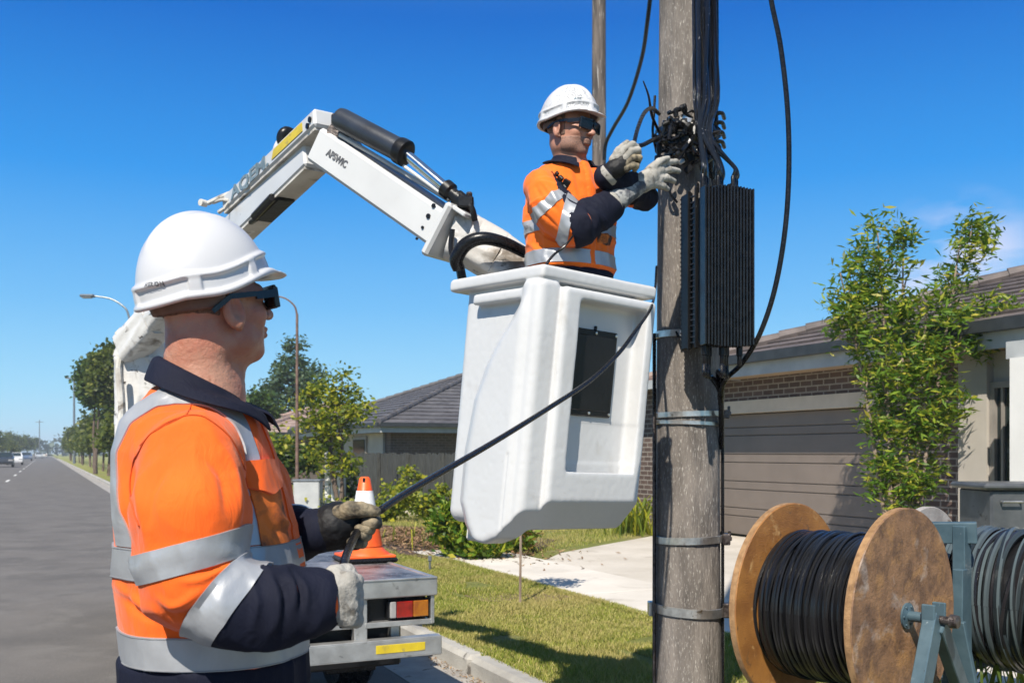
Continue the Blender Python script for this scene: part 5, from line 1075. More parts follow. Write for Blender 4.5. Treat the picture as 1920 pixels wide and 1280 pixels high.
pl = bmb((.318, lbp, 1.772), (.124, .007, .172), .005, 'black_panel', M_black, extra=[((.318, lbp-.006, 1.772), (.105, .004, .150), .004)])
for x in (.206, .318, .430):
    for z in (1.613, 1.931):
        mb = MB(); mb.lathe((x, lbp-.006, z), [(0, 0), (.006, 0), (.006, .004), (0, .005)], (0, -1, 0), 10); mk('screw', b2w(np.concatenate(mb.V)), mb.F, M_steel, pl)
bmb((.318, lbp, 1.952), (.005, .006, .008), .002, 'screw', M_black)
mb = MB(); mb.tube([(.04, .045, 2.06), (.02, .03, 2.03), (.03, .02, 1.99)], .012, 8, smooth=4); mk('hook', b2w(np.concatenate(mb.V)), mb.F, M_paintd, bk, smooth=True)
mb = MB(); mb.bbox((.30, .60, 2.0), (.12, .05, .10), None, .01); mb.bbox((.30, .60, 1.5), (.06, .04, .45), None, .01); mk('mounting_bracket', b2w(np.concatenate(mb.V)), mb.F, M_paintd, bk)

# ---------------------------------------------------------------- traffic cones
def cone(base, Hc, label, sc=1.0, b=.165):
    t = thing('traffic_cone', tuple(base), label, 'traffic cone'); x, y, z = base; rr = lambda h: .118+(.030-.118)*h/Hc
    mb = MB(); mb.bbox((x, y, z+.016), (b, b, .015), RM, .012); mb.build('base', M_rubber, t)
    mb = MB(); mb.bbox((x, y, z+.037), (b*.93, b*.93, .010), RM, .006); mb.lathe((x, y, z+.04), [(.155, 0), (.150, .012), (.124, .03), (rr(.06), .05)], n=32); mb.lathe((x, y, z+.045), [(rr(.05), .05), (rr(Hc-.02), Hc-.055), (rr(Hc)*.8, Hc-.045), (rr(Hc)*.5, Hc-.05)], n=32); mb.build('cone_body', M_coneo, t, auto=True)
    mb = MB(); mb.lathe((x, y, z+.045), [(rr(.24)+.0015, .23), (rr(.40)+.0015, .39)], n=32, cap=False); mb.build('reflective_band', M_conew, t, auto=True)
    mb = MB(); mb.bbox((x, y-rr(.47)+.004, z+.045+.455), (.008, .006, .014), None, .003); mb.build('grip_hole', M_black, t)
    return t
cone(tuple(P(684, 1046, 6.15)*[1, 1, 0]+[0, 0, TZ-.0045]), .52, 'orange traffic cone with a white band standing on the truck deck')
# ---------------------------------------------------------------- people
def frame_head(al, pitch, roll=0):
    a, t = R_(al), R_(pitch); f0 = np.array([math.cos(a), math.sin(a), 0]); r0 = np.array([math.sin(a), -math.cos(a), 0]); u0 = np.array([0, 0, 1.0])
    f = f0*math.cos(t)+u0*math.sin(t); u = u0*math.cos(t)-f0*math.sin(t); c, s = math.cos(R_(roll)), math.sin(R_(roll)); r = r0*c+u*s; u = u*c-r0*s; return np.array([r, f, u])
def f_head(q, stub=0):
    x, y, z = q[:, 0], q[:, 1], q[:, 2]; ax = q.copy(); ax[:, 0] = np.abs(x)
    d = ell(q, (0, -.012, .030), (.076, .098, .092)); d = smin(d, ell(q, (0, .030, -.035), (.060, .066, .080)), .03)
    d = smin(d, ell(ax, (.030, .008, -.078), (.034, .056, .030)), .03); d = smin(d, ell(q, (0, .066, -.098), (.027, .022, .020)), .022)
    d = smin(d, ell(ax, (.040, .062, -.028), (.022, .022, .020)), .02)                          # cheekbones
    d = smin(d, cap(ax, (.0, .090, .022), (.042, .078, .020), .010), .012)                      # brow
    d = smax(d, -ell(ax, (.031, .100, .002), (.017, .014, .012)), .012)                         # sockets
    d = smin(d, ell(ax, (.031, .078, .001), (.0135, .0135, .012)), .004)                        # eyes
    d = smin(d, cap(q, (0, .094, .006), (0, .117, -.030), .0075, .0115), .010); d = smin(d, ell(ax, (.013, .104, -.033), (.008, .010, .007)), .005)
    d = smin(d, ell(q, (0, .092, -.058), (.025, .012, .0075)), .006); d = smin(d, ell(q, (0, .091, -.070), (.022, .012, .008)), .006)
    d = smax(d, -ell(q, (0, .106, -.0635), (.022, .010, .0022)), .003)                          # mouth line
    # ears
    M = np.array([[.96, -.25, .05], [.25, .96, .12], [-.07, -.12, .98]]); ear = ell(ax, (.084, -.008, -.018), (.0095, .021, .036), M); con = ell(ax, (.094, -.003, -.015), (.009, .0125, .023), M)
    lob = ell(ax, (.077, .002, -.048), (.007, .009, .010)); ear = smin(smax(ear, -con, .004), lob, .008); d = smin(d, ear, .006); return d
def hat_fn(q, z_b=.012, z_f=.048):
    t = np.clip((q[:, 1]+.06)/.17, 0, 1); z0 = z_b+(z_f-z_b)*t*t*(3-2*t)-.010*np.clip((-q[:, 1]-.10)/.05, 0, 1); z = q[:, 2]
    e = ell(q, (0, -.010, .028), (.109, .131, .149)); rx = np.exp(-(q[:, 0]/.011)**2)*np.clip((z-.10)/.03, 0, 1)*.0035+np.exp(-((np.abs(q[:, 0])-.036)/.005)**2)*np.clip((z-.09)/.03, 0, 1)*.0016
    outer = e-rx; d = smax(smax(outer, -(e+.0045), .001), z0-z, .002)
    rim = np.sqrt((e-.004)**2+(z-z0-.003)**2)-.0062; bead = np.sqrt(((e-.001)*.8)**2+(z-z0-.040)**2)-.0052; d = smin(smin(d, rim, .006), bead, .005)
    ang = np.arctan2(q[:, 0], q[:, 1]); tabs = smax(np.abs(e-.003)-.0045, np.maximum(np.abs(z-z0-.021)-.021, .085-np.abs(((ang+.35) % .95)-.475)), .002); tabs = smax(np.abs(e-.002)-.004, np.maximum(np.abs(z-z0-.024)-.020, (np.abs(((ang+.35) % 1.05)-.525)-.09)*.12), .002); d = smin(d, tabs, .003)
    for j_ in range(6): d = smax(d, -rbox(q, (0, -.060+j_*.020, .178), (.004, .0055, .03), .002), .001) if False else d
    qq = q.copy(); qq[:, 2] -= z0+.004-.10*np.clip(q[:, 1]-.09, 0, 1)*1.6
    pk = ell(qq, (0, .080, 0), (.080, .082, .0065)); pk = smax(pk, .06-q[:, 1], .01); pk = smax(pk, -(ell(q, (0, -.010, .028), (.105, .127, .145))), .003); return smin(d, pk, .008)
def head_world(C, M): return lambda V: np.asarray(C)+np.asarray(V)@M
def local(C, M): return lambda p: (p-np.asarray(C))@M.T
class Shirt:
    def __init__(s, al, slices, arms, pw=2.35):
        a = R_(al); s.f = np.array([math.cos(a), math.sin(a)]); s.r = np.array([math.sin(a), -math.cos(a)]); s.sl = np.array(sorted(slices)); s.arms = arms; s.pw = pw
    def loc(s, p):
        z = p[:, 2]; S = s.sl; cx = np.interp(z, S[:, 0], S[:, 1]); cy = np.interp(z, S[:, 0], S[:, 2]); dx, dy = p[:, 0]-cx, p[:, 1]-cy
        return dx*s.r[0]+dy*s.r[1], dx*s.f[0]+dy*s.f[1]
    def torso(s, p):
        lx, ly = s.loc(p); z = p[:, 2]; S = s.sl; rd = np.interp(z, S[:, 0], S[:, 3]); rl = np.interp(z, S[:, 0], S[:, 4])
        k = (np.abs(lx/rl)**s.pw+np.abs(ly/rd)**s.pw)**(1/s.pw); d = (k-1)*np.minimum(rd, rl); return smax(d, np.maximum(z-S[-1, 0], S[0, 0]-z), .01)
    def arm(s, p, i):
        ch = s.arms[i]; d = None
        for (a, b) in zip(ch[:-1], ch[1:]):
            c = cap(p, P(*a[:3]), P(*b[:3]), a[3], b[3]); d = c if d is None else smin(d, c, .012)
        return d
    def all(s, p):
        d = s.torso(p)
        for i in range(len(s.arms)): d = smin(d, s.arm(p, i), .035)
        return d
def slab(p, c, n, w_): n = np.array(n, float); n /= np.linalg.norm(n); return np.abs((p-np.asarray(c))@n)-w_/2
def pxdir(dx, dy, dz=0): return np.array([dx, dz, -dy], float)
def chains(p, cs, k=.006):
    d = None
    for ch in cs:
        for a, b in zip(ch[:-1], ch[1:]):
            c = cap(p, P(*a[:3]), P(*b[:3]), a[3], b[3]); d = c if d is None else smin(d, c, k)
    return d
def bounds(cs, pad=.03):
    q = np.array([P(*n[:3]) for ch in cs for n in ch]); return q.min(0)-pad-.02, q.max(0)+pad+.02
def glove(name, groups, mats, parent, h, k=.006, amp=.0012):
    root = None
    for (nm, cs, m) in groups:
        lo, hi = bounds(cs, .035); o = sdf_obj(nm, lambda p, cs=cs: chains(p, cs, k), lo, hi, h, m, root or parent, disp=lambda V: amp*(vnoise(V*160)-.5)*2+amp*1.5*(vnoise(V*60)-.5)); root = root or o
    return root
def first_hit(F, o, d, tmax, n=90, inward=False):
    """for each ray find where the field changes sign (outward from inside, or inward from outside)"""
    ts = np.linspace(0, tmax, n); m = len(o); prev = F(o)+0.; t = np.full(m, np.nan); pt = np.zeros(m)
    for k in range(1, n):
        v = F(o+d*ts[k]); hit = np.isnan(t) & ((prev < 0) != (v < 0)); t[hit] = ts[k-1]+(ts[k]-ts[k-1])*(prev[hit]/(prev[hit]-v[hit])); prev = v
    bad = np.isnan(t)
    if bad.any(): t[bad] = np.nanmean(t) if (~bad).any() else 0
    return t
def collar(name, c, al, zt, zb_, rt, rb, m, parent, gap=22, tip=.03, lean=(0, 0), F=None):
    """folded collar: ring from gap to gap degrees each side of the front"""
    n = 48; V = []; a0 = R_(al); rows = 7
    for j in range(rows):
        t = j/(rows-1)
        for i in range(n):
            ps = R_(gap)+(2*math.pi-2*R_(gap))*i/(n-1); fr_ = (1+math.cos(ps))/2; r = rt+(rb-rt)*t**.8; zz = zt(fr_)+(zb_(fr_)-zt(fr_))*t-tip*t*max(0, math.cos(ps))**6
            if j == 0: r -= .006; zz -= .006
            an = a0+ps
            if F is not None and t > .25:
                rs_ = np.arange(.03, .16, .002); ins_ = F(np.array([c[0], c[1], zz])+rs_[:, None]*np.array([math.cos(an), math.sin(an), 0])) < .008
                if ins_.any(): r = max(r, min(rs_[ins_].max()+.022, rb+.058))
            r *= 1+.03*math.sin(5*ps)*t; V.append([c[0]+lean[0]*(1-t)+r*math.cos(an), c[1]+lean[1]*(1-t)+r*math.sin(an), zz])
    F = [(j*n+i, j*n+i+1, (j+1)*n+i+1, (j+1)*n+i) for j in range(rows-1) for i in range(n-1)]
    o = mk(name, V, F, m, parent, smooth=True); md = o.modifiers.new('thick', 'SOLIDIFY'); md.thickness = .005; md.offset = 0; s = o.modifiers.new('sub', 'SUBSURF'); s.levels = 1; s.render_levels = 2; return o
def glasses(C, M, parent, lensm=M_lens):
    T = head_world(C, M); mb = MB()
    for s in (-1, 1):
        mb.beam((s*.086, -.052, -.016), (s*.0885, -.012, .008), .005, .009); mb.beam((s*.0885, -.013, .008), (s*.085, .045, .009), .005, .010); mb.beam((s*.084, .045, .006), (s*.073, .098, .008), .005, .015)
        R2 = np.array([[math.cos(s*-.24), math.sin(s*-.24), 0], [-math.sin(s*-.24), math.cos(s*-.24), 0], [0, 0, 1]]); c = np.array([s*.036, .106, .000])
        mb.bbox(c+[0, 0, .020], (.034, .004, .0045), R2, .002); mb.bbox(c-[0, 0, .018], (.030, .0035, .003), R2, .002); mb.bbox(c+R2[0]*s*.033, (.004, .006, .020), R2, .002); mb.bbox(c-R2[0]*s*.029, (.003, .004, .014), R2, .002)
    mb.bbox((0, .110, .010), (.010, .004, .005), None, .002); o = mk('sunglasses', T(np.concatenate(mb.V)), mb.F, M_frame, parent); lm = MB()
    for s in (-1, 1):
        R2 = np.array([[math.cos(s*-.24), math.sin(s*-.24), 0], [-math.sin(s*-.24), math.cos(s*-.24), 0], [0, 0, 1]]); lm.bbox(np.array([s*.036, .1065, .001]), (.031, .002, .018), R2, .0015)
    mk('lens', T(np.concatenate(lm.V)), lm.F, lensm, o); return o
def dress(parent, C, M, hh, h_hat, hat_pitch=0, skinoff=0):
    T = head_world(C, M)
    Mh = M
    hat = None; V, F = nets(lambda q: hat_fn(q), (-.15, -.18, -.02), (.15, .20, .20), h_hat); V = smoothV(V, F, 1); hat = mk('hard_hat', T(V), F, M_hat, parent, smooth=True)
    V, F = nets(lambda q: smax(smax(np.abs(ell(q, (0, -.012, .025), (.088, .110, .10)))-.003, np.abs(q[:, 2]-(.004+.10*q[:, 1]*.2))-.012, .001), q[:, 1]+.02, .002), (-.13, -.15, -.04), (.13, .13, .05), h_hat); 
    mk('head_band', T(V), F, M_band, hat, smooth=True); return hat
M_band = mat('worn sweat band', (.16, .10, .075), (.08, .05, .04), 20, .7)


def grad(F, p, e=.004):
    g = np.stack([F(p+e*np.eye(3)[i])-F(p-e*np.eye(3)[i]) for i in range(3)], 1); return g/(vlen(g)[:, None]+1e-9)
def ring_tape(name, F, c, nrm, wd, t, m, parent, disp, a0=0., a1=360., ref=None, n=160, rows=6, tmax=.34, bend=None):
    c = np.array(c, float); nrm = np.array(nrm, float); nrm /= np.linalg.norm(nrm); a = np.array(ref if ref is not None else ((0, 0, 1.0) if abs(nrm[2]) < .9 else (1.0, 0, 0)), float); u = a-nrm*(a@nrm); u /= np.linalg.norm(u); v = np.cross(nrm, u)
    th = np.radians(np.linspace(a0, a1, n)); V = []; off = [0]+[t]*rows+[0]; ks = [-.5]+list(np.linspace(-.5, .5, rows))+[.5]
    for kk, of in zip(ks, off):
        d = np.cos(th)[:, None]*u+np.sin(th)[:, None]*v; o = np.repeat((c+nrm*kk*wd)[None], n, 0)
        if bend is not None: o = o+nrm*bend(th)[:, None]
        tt = first_hit(F, o, d, tmax); p = o+d*tt[:, None]; nn = grad(F, p); V.append(p+nn*(of-.001+disp(p))[:, None])
    V = np.concatenate(V); R = len(ks); F_ = np.array([[j*n+i, j*n+i+1, (j+1)*n+i+1, (j+1)*n+i] for j in range(R-1) for i in range(n-1)])
    o = mk(name, V, F_, m, parent, smooth=True); o.data.set_sharp_from_angle(angle=R_(50)); return o
def patch(name, F, c, xd, yd, nd, hw, hh, t, m, parent, disp, n=22, shape=None, tmax=.3):
    """a rectangle laid on the cloth along -nd"""
    xd, yd, nd = (np.array(q, float)/np.linalg.norm(q) for q in (xd, yd, nd)); g = np.linspace(-1, 1, n); g = np.concatenate([[-1], g, [1]]); X, Y = np.meshgrid(g, g, indexing='ij'); N2 = len(g)
    edge = np.zeros((N2, N2)); edge[0] = edge[-1] = 1; edge[:, 0] = edge[:, -1] = 1
    yy = Y*hh
    if shape is not None: yy = yy+shape(X)*(Y < 0)*np.abs(Y)
    o = np.array(c)+nd*.15+(X*hw).reshape(-1, 1)*xd+yy.reshape(-1, 1)*yd; d = np.repeat(-nd[None], len(o), 0); tt = first_hit(F, o, d, tmax); p = o+d*tt[:, None]
    V = p+grad(F, p)*((np.where(edge.ravel() > 0, -.002, t))+disp(p))[:, None]; F_ = np.array([[i*N2+j, (i+1)*N2+j, (i+1)*N2+j+1, i*N2+j+1] for i in range(N2-1) for j in range(N2-1)])
    o = mk(name, V, F_, m, parent, smooth=True); o.data.set_sharp_from_angle(angle=R_(50)); return o
def ray_point(F, px, py, Y0, Y1, n=400):
    Ys = np.linspace(Y0, Y1, n); p = np.array([P(px, py, y) for y in Ys]); v = F(p); k = np.argmax(v < 0); q = p[k]; e = 1e-3; g = np.array([F((q+e*np.eye(3)[i])[None])[0]-F((q-e*np.eye(3)[i])[None])[0] for i in range(3)]); return q, g/np.linalg.norm(g)
def decal(txt, F, px, py, Y0, Y1, size, m, parent, sx=1., bold=0, slope=0):
    q, g = ray_point(F, px, py, Y0, Y1); up = np.array([0, 0, 1.0]); x = np.cross(up, g); x /= np.linalg.norm(x); z = np.cross(g, x); cs, sn = math.cos(R_(slope)), math.sin(R_(slope)); x, z = x*cs+z*sn, z*cs-x*sn
    V, F_ = text_on(txt, q, x, z, g, size, m, 'lettering', parent, thick=.0004, sx=sx, bold=bold)
    for _ in range(3):                                     # lay the letters on the curved shell
        f = F(V); V = V-g*(f-.0008)[:, None]
    return mk('lettering', V, F_, m, parent)
# --- the man on the ground
C = P(400, 572, 1.93); M = frame_head(45, 11); nb = np.array([-.602, 1.93, 1.545])
sl = [(1.585, -.600, 1.93, .060, .064), (1.56, -.604, 1.93, .082, .088), (1.53, -.610, 1.93, .106, .128), (1.50, -.613, 1.93, .122, .158), (1.45, -.612, 1.93, .136, .182), (1.35, -.598, 1.93, .152, .190), (1.25, -.585, 1.93, .165, .190), (1.15, -.578, 1.93, .169, .188), (1.05, -.572, 1.93, .168, .184), (.92, -.572, 1.93, .165, .18)]
armR = [(362, 862, 1.745, .086), (360, 960, 1.70, .094), (362, 1085, 1.69, .080), (432, 1128, 1.69, .068), (500, 1136, 1.70, .060), (588, 1130, 1.73, .046)]
armL = [(420, 850, 2.08, .080), (470, 920, 2.14, .078), (505, 1000, 2.13, .066), (560, 1000, 2.07, .050), (598, 994, 2.035, .041)]
S1 = Shirt(5, sl, [armR, armL])
def f_body1(p):
    q = local(C, M)(p); d = f_head(q); base = C+np.array([0, -.040, -.055])@M
    d = smin(d, cap(p, base, nb, .062, .066), .022); d = smin(d, cap(p, C+np.array([0, .026, -.088])@M, nb+[.036, .015, .01], .026, .034), .03); d = smin(d, cap(p, C+np.array([0, -.065, -.075])@M, nb+[-.040, -.01, 0], .028, .04), .03)
    d = smin(d, cap(p, nb, nb+[0, 0, -.22], .070, .115), .04); return d
body1 = sdf_obj('person', f_body1, (-.80, 1.70, 1.30), (-.38, 2.16, 1.90), .0028, M_skin, at=(-.59, 1.93, 0), disp=lambda V: .0010*(vnoise(V*120)-.5)+.002*(vnoise(V*28)-.5))
tag(body1, 'man in white hard hat and orange shirt on the ground paying out a black cable', 'person')
hat1 = dress(body1, C, M, 0, .0026); glasses(C, M, body1)
V, F = nets(lambda q: smax(smax(f_head(q)-.0022, np.maximum(q[:, 1]+.022, -.085-q[:, 2]-.25*q[:, 1]), .006), -(ell(np.stack([np.abs(q[:, 0]), q[:, 1], q[:, 2]], 1), (.080, -.004, -.012), (.02, .026, .042))), .003), (-.12, -.14, -.1), (.12, .13, .12), .0034); mk('hair', head_world(C, M)(V), F, M_hair, body1, smooth=True)
decal('HERION', lambda p: hat_fn(local(C, M)(p)), 287, 533, 1.6, 2.2, .0125, M_ink, hat1, sx=.9, bold=.0003)
mb = MB()
for j_ in range(7):
    for x_ in (-.020, .020):
        y_ = -.070+j_*.020; zs_ = np.linspace(.12, .21, 120); v_ = hat_fn(np.stack([np.full(120, x_), np.full(120, y_), zs_], 1)); z_ = zs_[np.argmax(v_ > 0)]; mb.bbox((x_, y_, z_-.0006), (.0028, .0062, .0014), None, .0008)
mk('vent_slots', head_world(C, M)(np.concatenate(mb.V)), mb.F, M_ink, hat1)
elb = P(362, 1085, 1.69)
def fo(V, amp=1.0):
    near = np.exp(-(vlen(V-elb)/.10)**2); wst = np.exp(-((V[:, 2]-1.16)/.05)**2)
    return amp*(fold(V, 3.1, 11, .010, (.35, .2, -1))*(.55+1.1*near)+fold(V, 41, 15, .011, (.9, .1, .35))*near+fold(V, 9.4, 6, .012, (.25, .2, -1))*(.9+.3*wst))
def creases(V, lst):
    """folds pressed into the cloth where they were measured on the near side of the body"""
    px = 960+FPX*V[:, 0]/V[:, 1]; py = 848-FPX*(V[:, 2]-CAMH)/V[:, 1]; out = np.zeros(len(V))
    for pts, wd, amp, ymax in lst:
        c = np.array(catmull([np.array([x, y, 0.]) for x, y in pts], 6))[:, :2]; dmin = np.full(len(V), 1e9); tt = np.zeros(len(V))
        for k, (a, b) in enumerate(zip(c[:-1], c[1:])):
            ab = b-a; t = np.clip(((px-a[0])*ab[0]+(py-a[1])*ab[1])/(ab@ab+1e-9), 0, 1); d = np.hypot(px-a[0]-t*ab[0], py-a[1]-t*ab[1]); m_ = d < dmin; dmin[m_] = d[m_]; tt[m_] = (k+t[m_])/(len(c)-1)
        out += amp*np.exp(-(dmin/wd)**2)*np.sin(np.pi*np.clip(tt, .04, .96))*(V[:, 1] < ymax)
    return out
CR1 = [([(498, 1072), (516, 1105), (518, 1160), (500, 1195)], 8, .008, 1.76), ([(530, 1070), (548, 1105), (548, 1150)], 7, .008, 1.76), ([(558, 1082), (572, 1110), (570, 1150)], 6, .006, 1.76), ([(510, 1078), (532, 1110), (533, 1165)], 5, -.007, 1.76), ([(545, 1080), (560, 1110), (560, 1150)], 5, -.006, 1.76), ([(470, 1085), (482, 1130), (470, 1190)], 8, .006, 1.76),
  ([(312, 850), (272, 905), (262, 985)], 8, .006, 1.85), ([(330, 860), (290, 920), (280, 1000)], 7, -.005, 1.80), ([(400, 830), (436, 880), (446, 950), (436, 1000)], 10, .008, 1.80), ([(380, 850), (414, 900), (420, 980)], 8, -.006, 1.80), ([(440, 870), (462, 930), (456, 1000)], 7, -.005, 1.80),
  ([(285, 1115), (330, 1135), (395, 1090)], 8, .007, 1.80), ([(300, 1150), (355, 1150), (425, 1075)], 8, -.007, 1.80), ([(330, 1090), (380, 1085), (440, 1050)], 7, .007, 1.80), ([(350, 1075), (400, 1065), (445, 1040)], 5, -.006, 1.80),
  ([(222, 890), (232, 950), (228, 1005)], 9, .006, 1.95), ([(215, 1085), (255, 1125), (330, 1165)], 9, .008, 1.95), ([(220, 1110), (265, 1150), (300, 1162)], 7, -.006, 1.95), ([(212, 1070), (240, 1110), (250, 1160)], 7, -.005, 1.95),
  ([(486, 800), (500, 850), (512, 880)], 6, .005, 2.1), ([(500, 930), (520, 975), (548, 990)], 7, .007, 2.1), ([(480, 960), (500, 990), (530, 1000)], 6, -.005, 2.1), ([(470, 1060), (520, 1075), (560, 1060)], 7, .006, 2.1), ([(250, 750), (300, 735), (340, 765)], 8, .004, 1.95)]
CR2 = [([(990, 345), (1003, 385), (1020, 420)], 5, .010, 4.2), ([(1003, 345), (1020, 375), (1046, 392)], 4, -.009, 4.2), ([(1010, 335), (1035, 365), (1055, 400)], 4, .010, 4.2), ([(1000, 375), (1022, 405), (1050, 430)], 4, -.009, 4.2), ([(985, 380), (992, 430), (990, 465)], 5, .009, 4.3), ([(1090, 395), (1105, 440), (1100, 470)], 5, .009, 4.3), ([(1120, 400), (1130, 440), (1125, 468)], 5, -.008, 4.3), ([(1075, 300), (1082, 340), (1095, 370)], 5, -.008, 4.3), ([(1100, 310), (1105, 345), (1120, 370)], 5, .009, 4.3),
  ([(1085, 395), (1098, 415), (1100, 440)], 4, .008, 4.2), ([(1102, 388), (1116, 405), (1120, 425)], 4, .008, 4.2), ([(1094, 392), (1108, 410), (1112, 432)], 3, -.008, 4.2), ([(1010, 440), (1040, 455), (1080, 452)], 5, .009, 4.3), ([(1000, 455), (1045, 466), (1090, 462)], 4, -.008, 4.3)]
_fo = fo
fo = lambda V, amp=1.0: _fo(V, amp)*.8+creases(V, CR1)
def shirt_obj(name, f, m, parent, lo, hi, h=.0042, amp=1.0, sm=1): return sdf_obj(name, f, lo, hi, h, m, parent, disp=lambda V: fo(V, amp), sm=sm)
LO, HI = (-.84, 1.55, 1.04), (-.28, 2.28, 1.62)
cutn = np.array([.787, 0, -.616]); cutc = P(440, 1128, 1.69)
def f_orange1(p):
    d = S1.torso(p)
    for i in (0, 1): d = smin(d, S1.arm(p, i), .012+.030*np.clip((p[:, 2]-1.38)/.08, 0, 1))
    lx, ly = S1.loc(p); fr_ = (1+ly/np.sqrt(lx*lx+ly*ly+1e-9))/2; d = smax(d, p[:, 2]-(1.603-.075*fr_), .004)
    return np.maximum(d, 1.066-p[:, 2])
fT, fA, fB = S1.torso, (lambda p: S1.arm(p, 0)), (lambda p: S1.arm(p, 1))
shirt1 = shirt_obj('shirt', f_orange1, M_orange, body1, LO, HI, h=.004)
shirt_obj('cuff', lambda p: np.maximum(fA(p)-.0055, -((p-cutc)@cutn)), M_navy, shirt1, (-.60, 1.56, 1.03), (-.30, 1.90, 1.32), sm=2)
shirt_obj('cuff', lambda p: np.maximum(fB(p)-.003, -(p[:, 0]-P(548, 0, 2.07)[0])), M_navy, shirt1, (-.52, 1.94, 1.15), (-.32, 2.2, 1.42))
RT = lambda *a, **k: ring_tape(*a, M_tape, shirt1, fo, **k)
RT('reflective_tape', lambda p: S1.arm(p, 0), P(360, 1040, 1.69), pxdir(.27, .96), .050, .0042, tmax=.16)
RT('reflective_tape', lambda p: S1.arm(p, 0), P(424, 1125, 1.69), pxdir(.80, .60), .056, .0082, tmax=.16)
RT('reflective_tape', fT, (-.585, 1.93, 1.252), (0, 0, 1), .058, .0045, n=300)
RT('reflective_tape', fT, (-.575, 1.93, 1.096), (0, 0, 1), .060, .0045, n=300)
rv = np.array([S1.r[0], S1.r[1], 0]); fv = np.array([S1.f[0], S1.f[1], 0])
for sd_ in (1, -1): RT('shoulder_tape', f_orange1, np.array([-.598, 1.93, 1.283])+rv*sd_*.098, rv*sd_, .040, .0045, a0=-90, a1=90, ref=(0, 0, 1), n=220, tmax=.36, bend=lambda th: .050*np.abs(np.sin(th))**2)
def seam(name, F, pxs, Y0, r, m, parent, disp, n=14):
    """a raised stitched seam that follows the cloth"""
    q = catmull([np.array([x, y, 0.]) for x, y in pxs], n); o = np.array([P(x, y, Y0) for x, y, _ in q]); d = o-np.array([0, 0, CAMH]); d /= vlen(d)[:, None]; t = first_hit(F, o, d, .55, 220)
    p = o+d*t[:, None]; p = p+grad(F, p)*(disp(p)+.0012)[:, None]; k = np.array([.25, .5, .25]); p[1:-1] = (p[:-2]+2*p[1:-1]+p[2:])/4; mb = MB(); mb.tube(list(p), r, 6); return mb.build(name, m, parent, smooth=True)
M_thread = mat('seam thread', (.60, .09, .01), None, 30, .9)
M_grey = mat('tape stitching', (.25, .25, .26), None, 30, .9)
for pts in ([(268, 985), (250, 930), (254, 870), (290, 818), (350, 786), (410, 806), (447, 846), (462, 890)], [(262, 985), (246, 930), (250, 868), (286, 813), (350, 780), (412, 800), (452, 842), (468, 888)]):
    if pts[0][0] == 268: seam('armhole_seam', f_orange1, pts, 1.45, .0014, M_thread, shirt1, fo)
seam('yoke_seam', f_orange1, [(266, 836), (300, 812), (352, 783)], 1.45, .0009, M_thread, shirt1, fo)
seam('yoke_seam', f_orange1, [(352, 783), (362, 745), (372, 722)], 1.45, .0009, M_thread, shirt1, fo)
patch('placket', fT, np.array([-.45, 1.945, 1.33]), rv, (0, 0, 1), fv, .017, .19, .0035, M_orange, shirt1, fo, n=40)
M_orst = mat('stained orange pocket', (.80, .19, .02), (.66, .14, .015), 5, .85, dirt_glint=[((.03, .02, .02), 7, .44, .60)])
patch('pocket', fT, np.array([-.46, 1.93, 1.335])+rv*.085, rv, (0, 0, 1), fv+rv*.3, .050, .055, .006, M_orst, shirt1, fo)
patch('pocket_flap', fT, np.array([-.46, 1.93, 1.408])+rv*.085, rv, (0, 0, 1), fv+rv*.3, .056, .024, .013, M_orange, shirt1, fo, shape=lambda X: -.016*(1-np.abs(X)))
collar('collar', (-.602, 1.925), 8, lambda f: 1.640-.075*f, lambda f: 1.588-.080*f, .076, .104, M_navy, shirt1, gap=14, tip=.026, lean=(-.004, 0), F=f_orange1)
legR = [(-.56, 1.83, .93, .105), (-.55, 1.82, .52, .078), (-.58, 1.83, .10, .06)]; legL = [(-.60, 2.03, .93, .105), (-.62, 2.05, .52, .078), (-.60, 2.06, .10, .06)]
def f_trous(p):
    d = np.maximum(S1.torso(p)-.001, p[:, 2]-1.0665)
    for lg in (legR, legL):
        for a, b in zip(lg[:-1], lg[1:]): d = smin(d, cap(p, a[:3], b[:3], a[3], b[3]), .02)
    return np.maximum(d, .08-p[:, 2])
sdf_obj('trousers', f_trous, (-.84, 1.66, .04), (-.34, 2.24, 1.12), .007, M_navy, body1, disp=lambda V: fold(V, 5, 12, .010, (0, 0, 1)))
for x, y in ((-.55, 1.83), (-.57, 2.06)):
    mb = MB(); mb.tube([(x-.02, y, .16), (x-.02, y, .07), (x+.06, y, .05), (x+.17, y, .04)], [.062, .055, .05, .042], 14, smooth=5); mb.bbox((x+.06, y, .012), (.15, .05, .012), None, .008); mb.build('boot', M_boot, body1, auto=True)
for z_ in (1.252-.027, 1.252+.027, 1.096-.028, 1.096+.028): ring_tape('tape_stitching', fT, (-.58, 1.93, z_), (0, 0, 1), .0014, .0056, M_grey, shirt1, fo, n=300, rows=2)
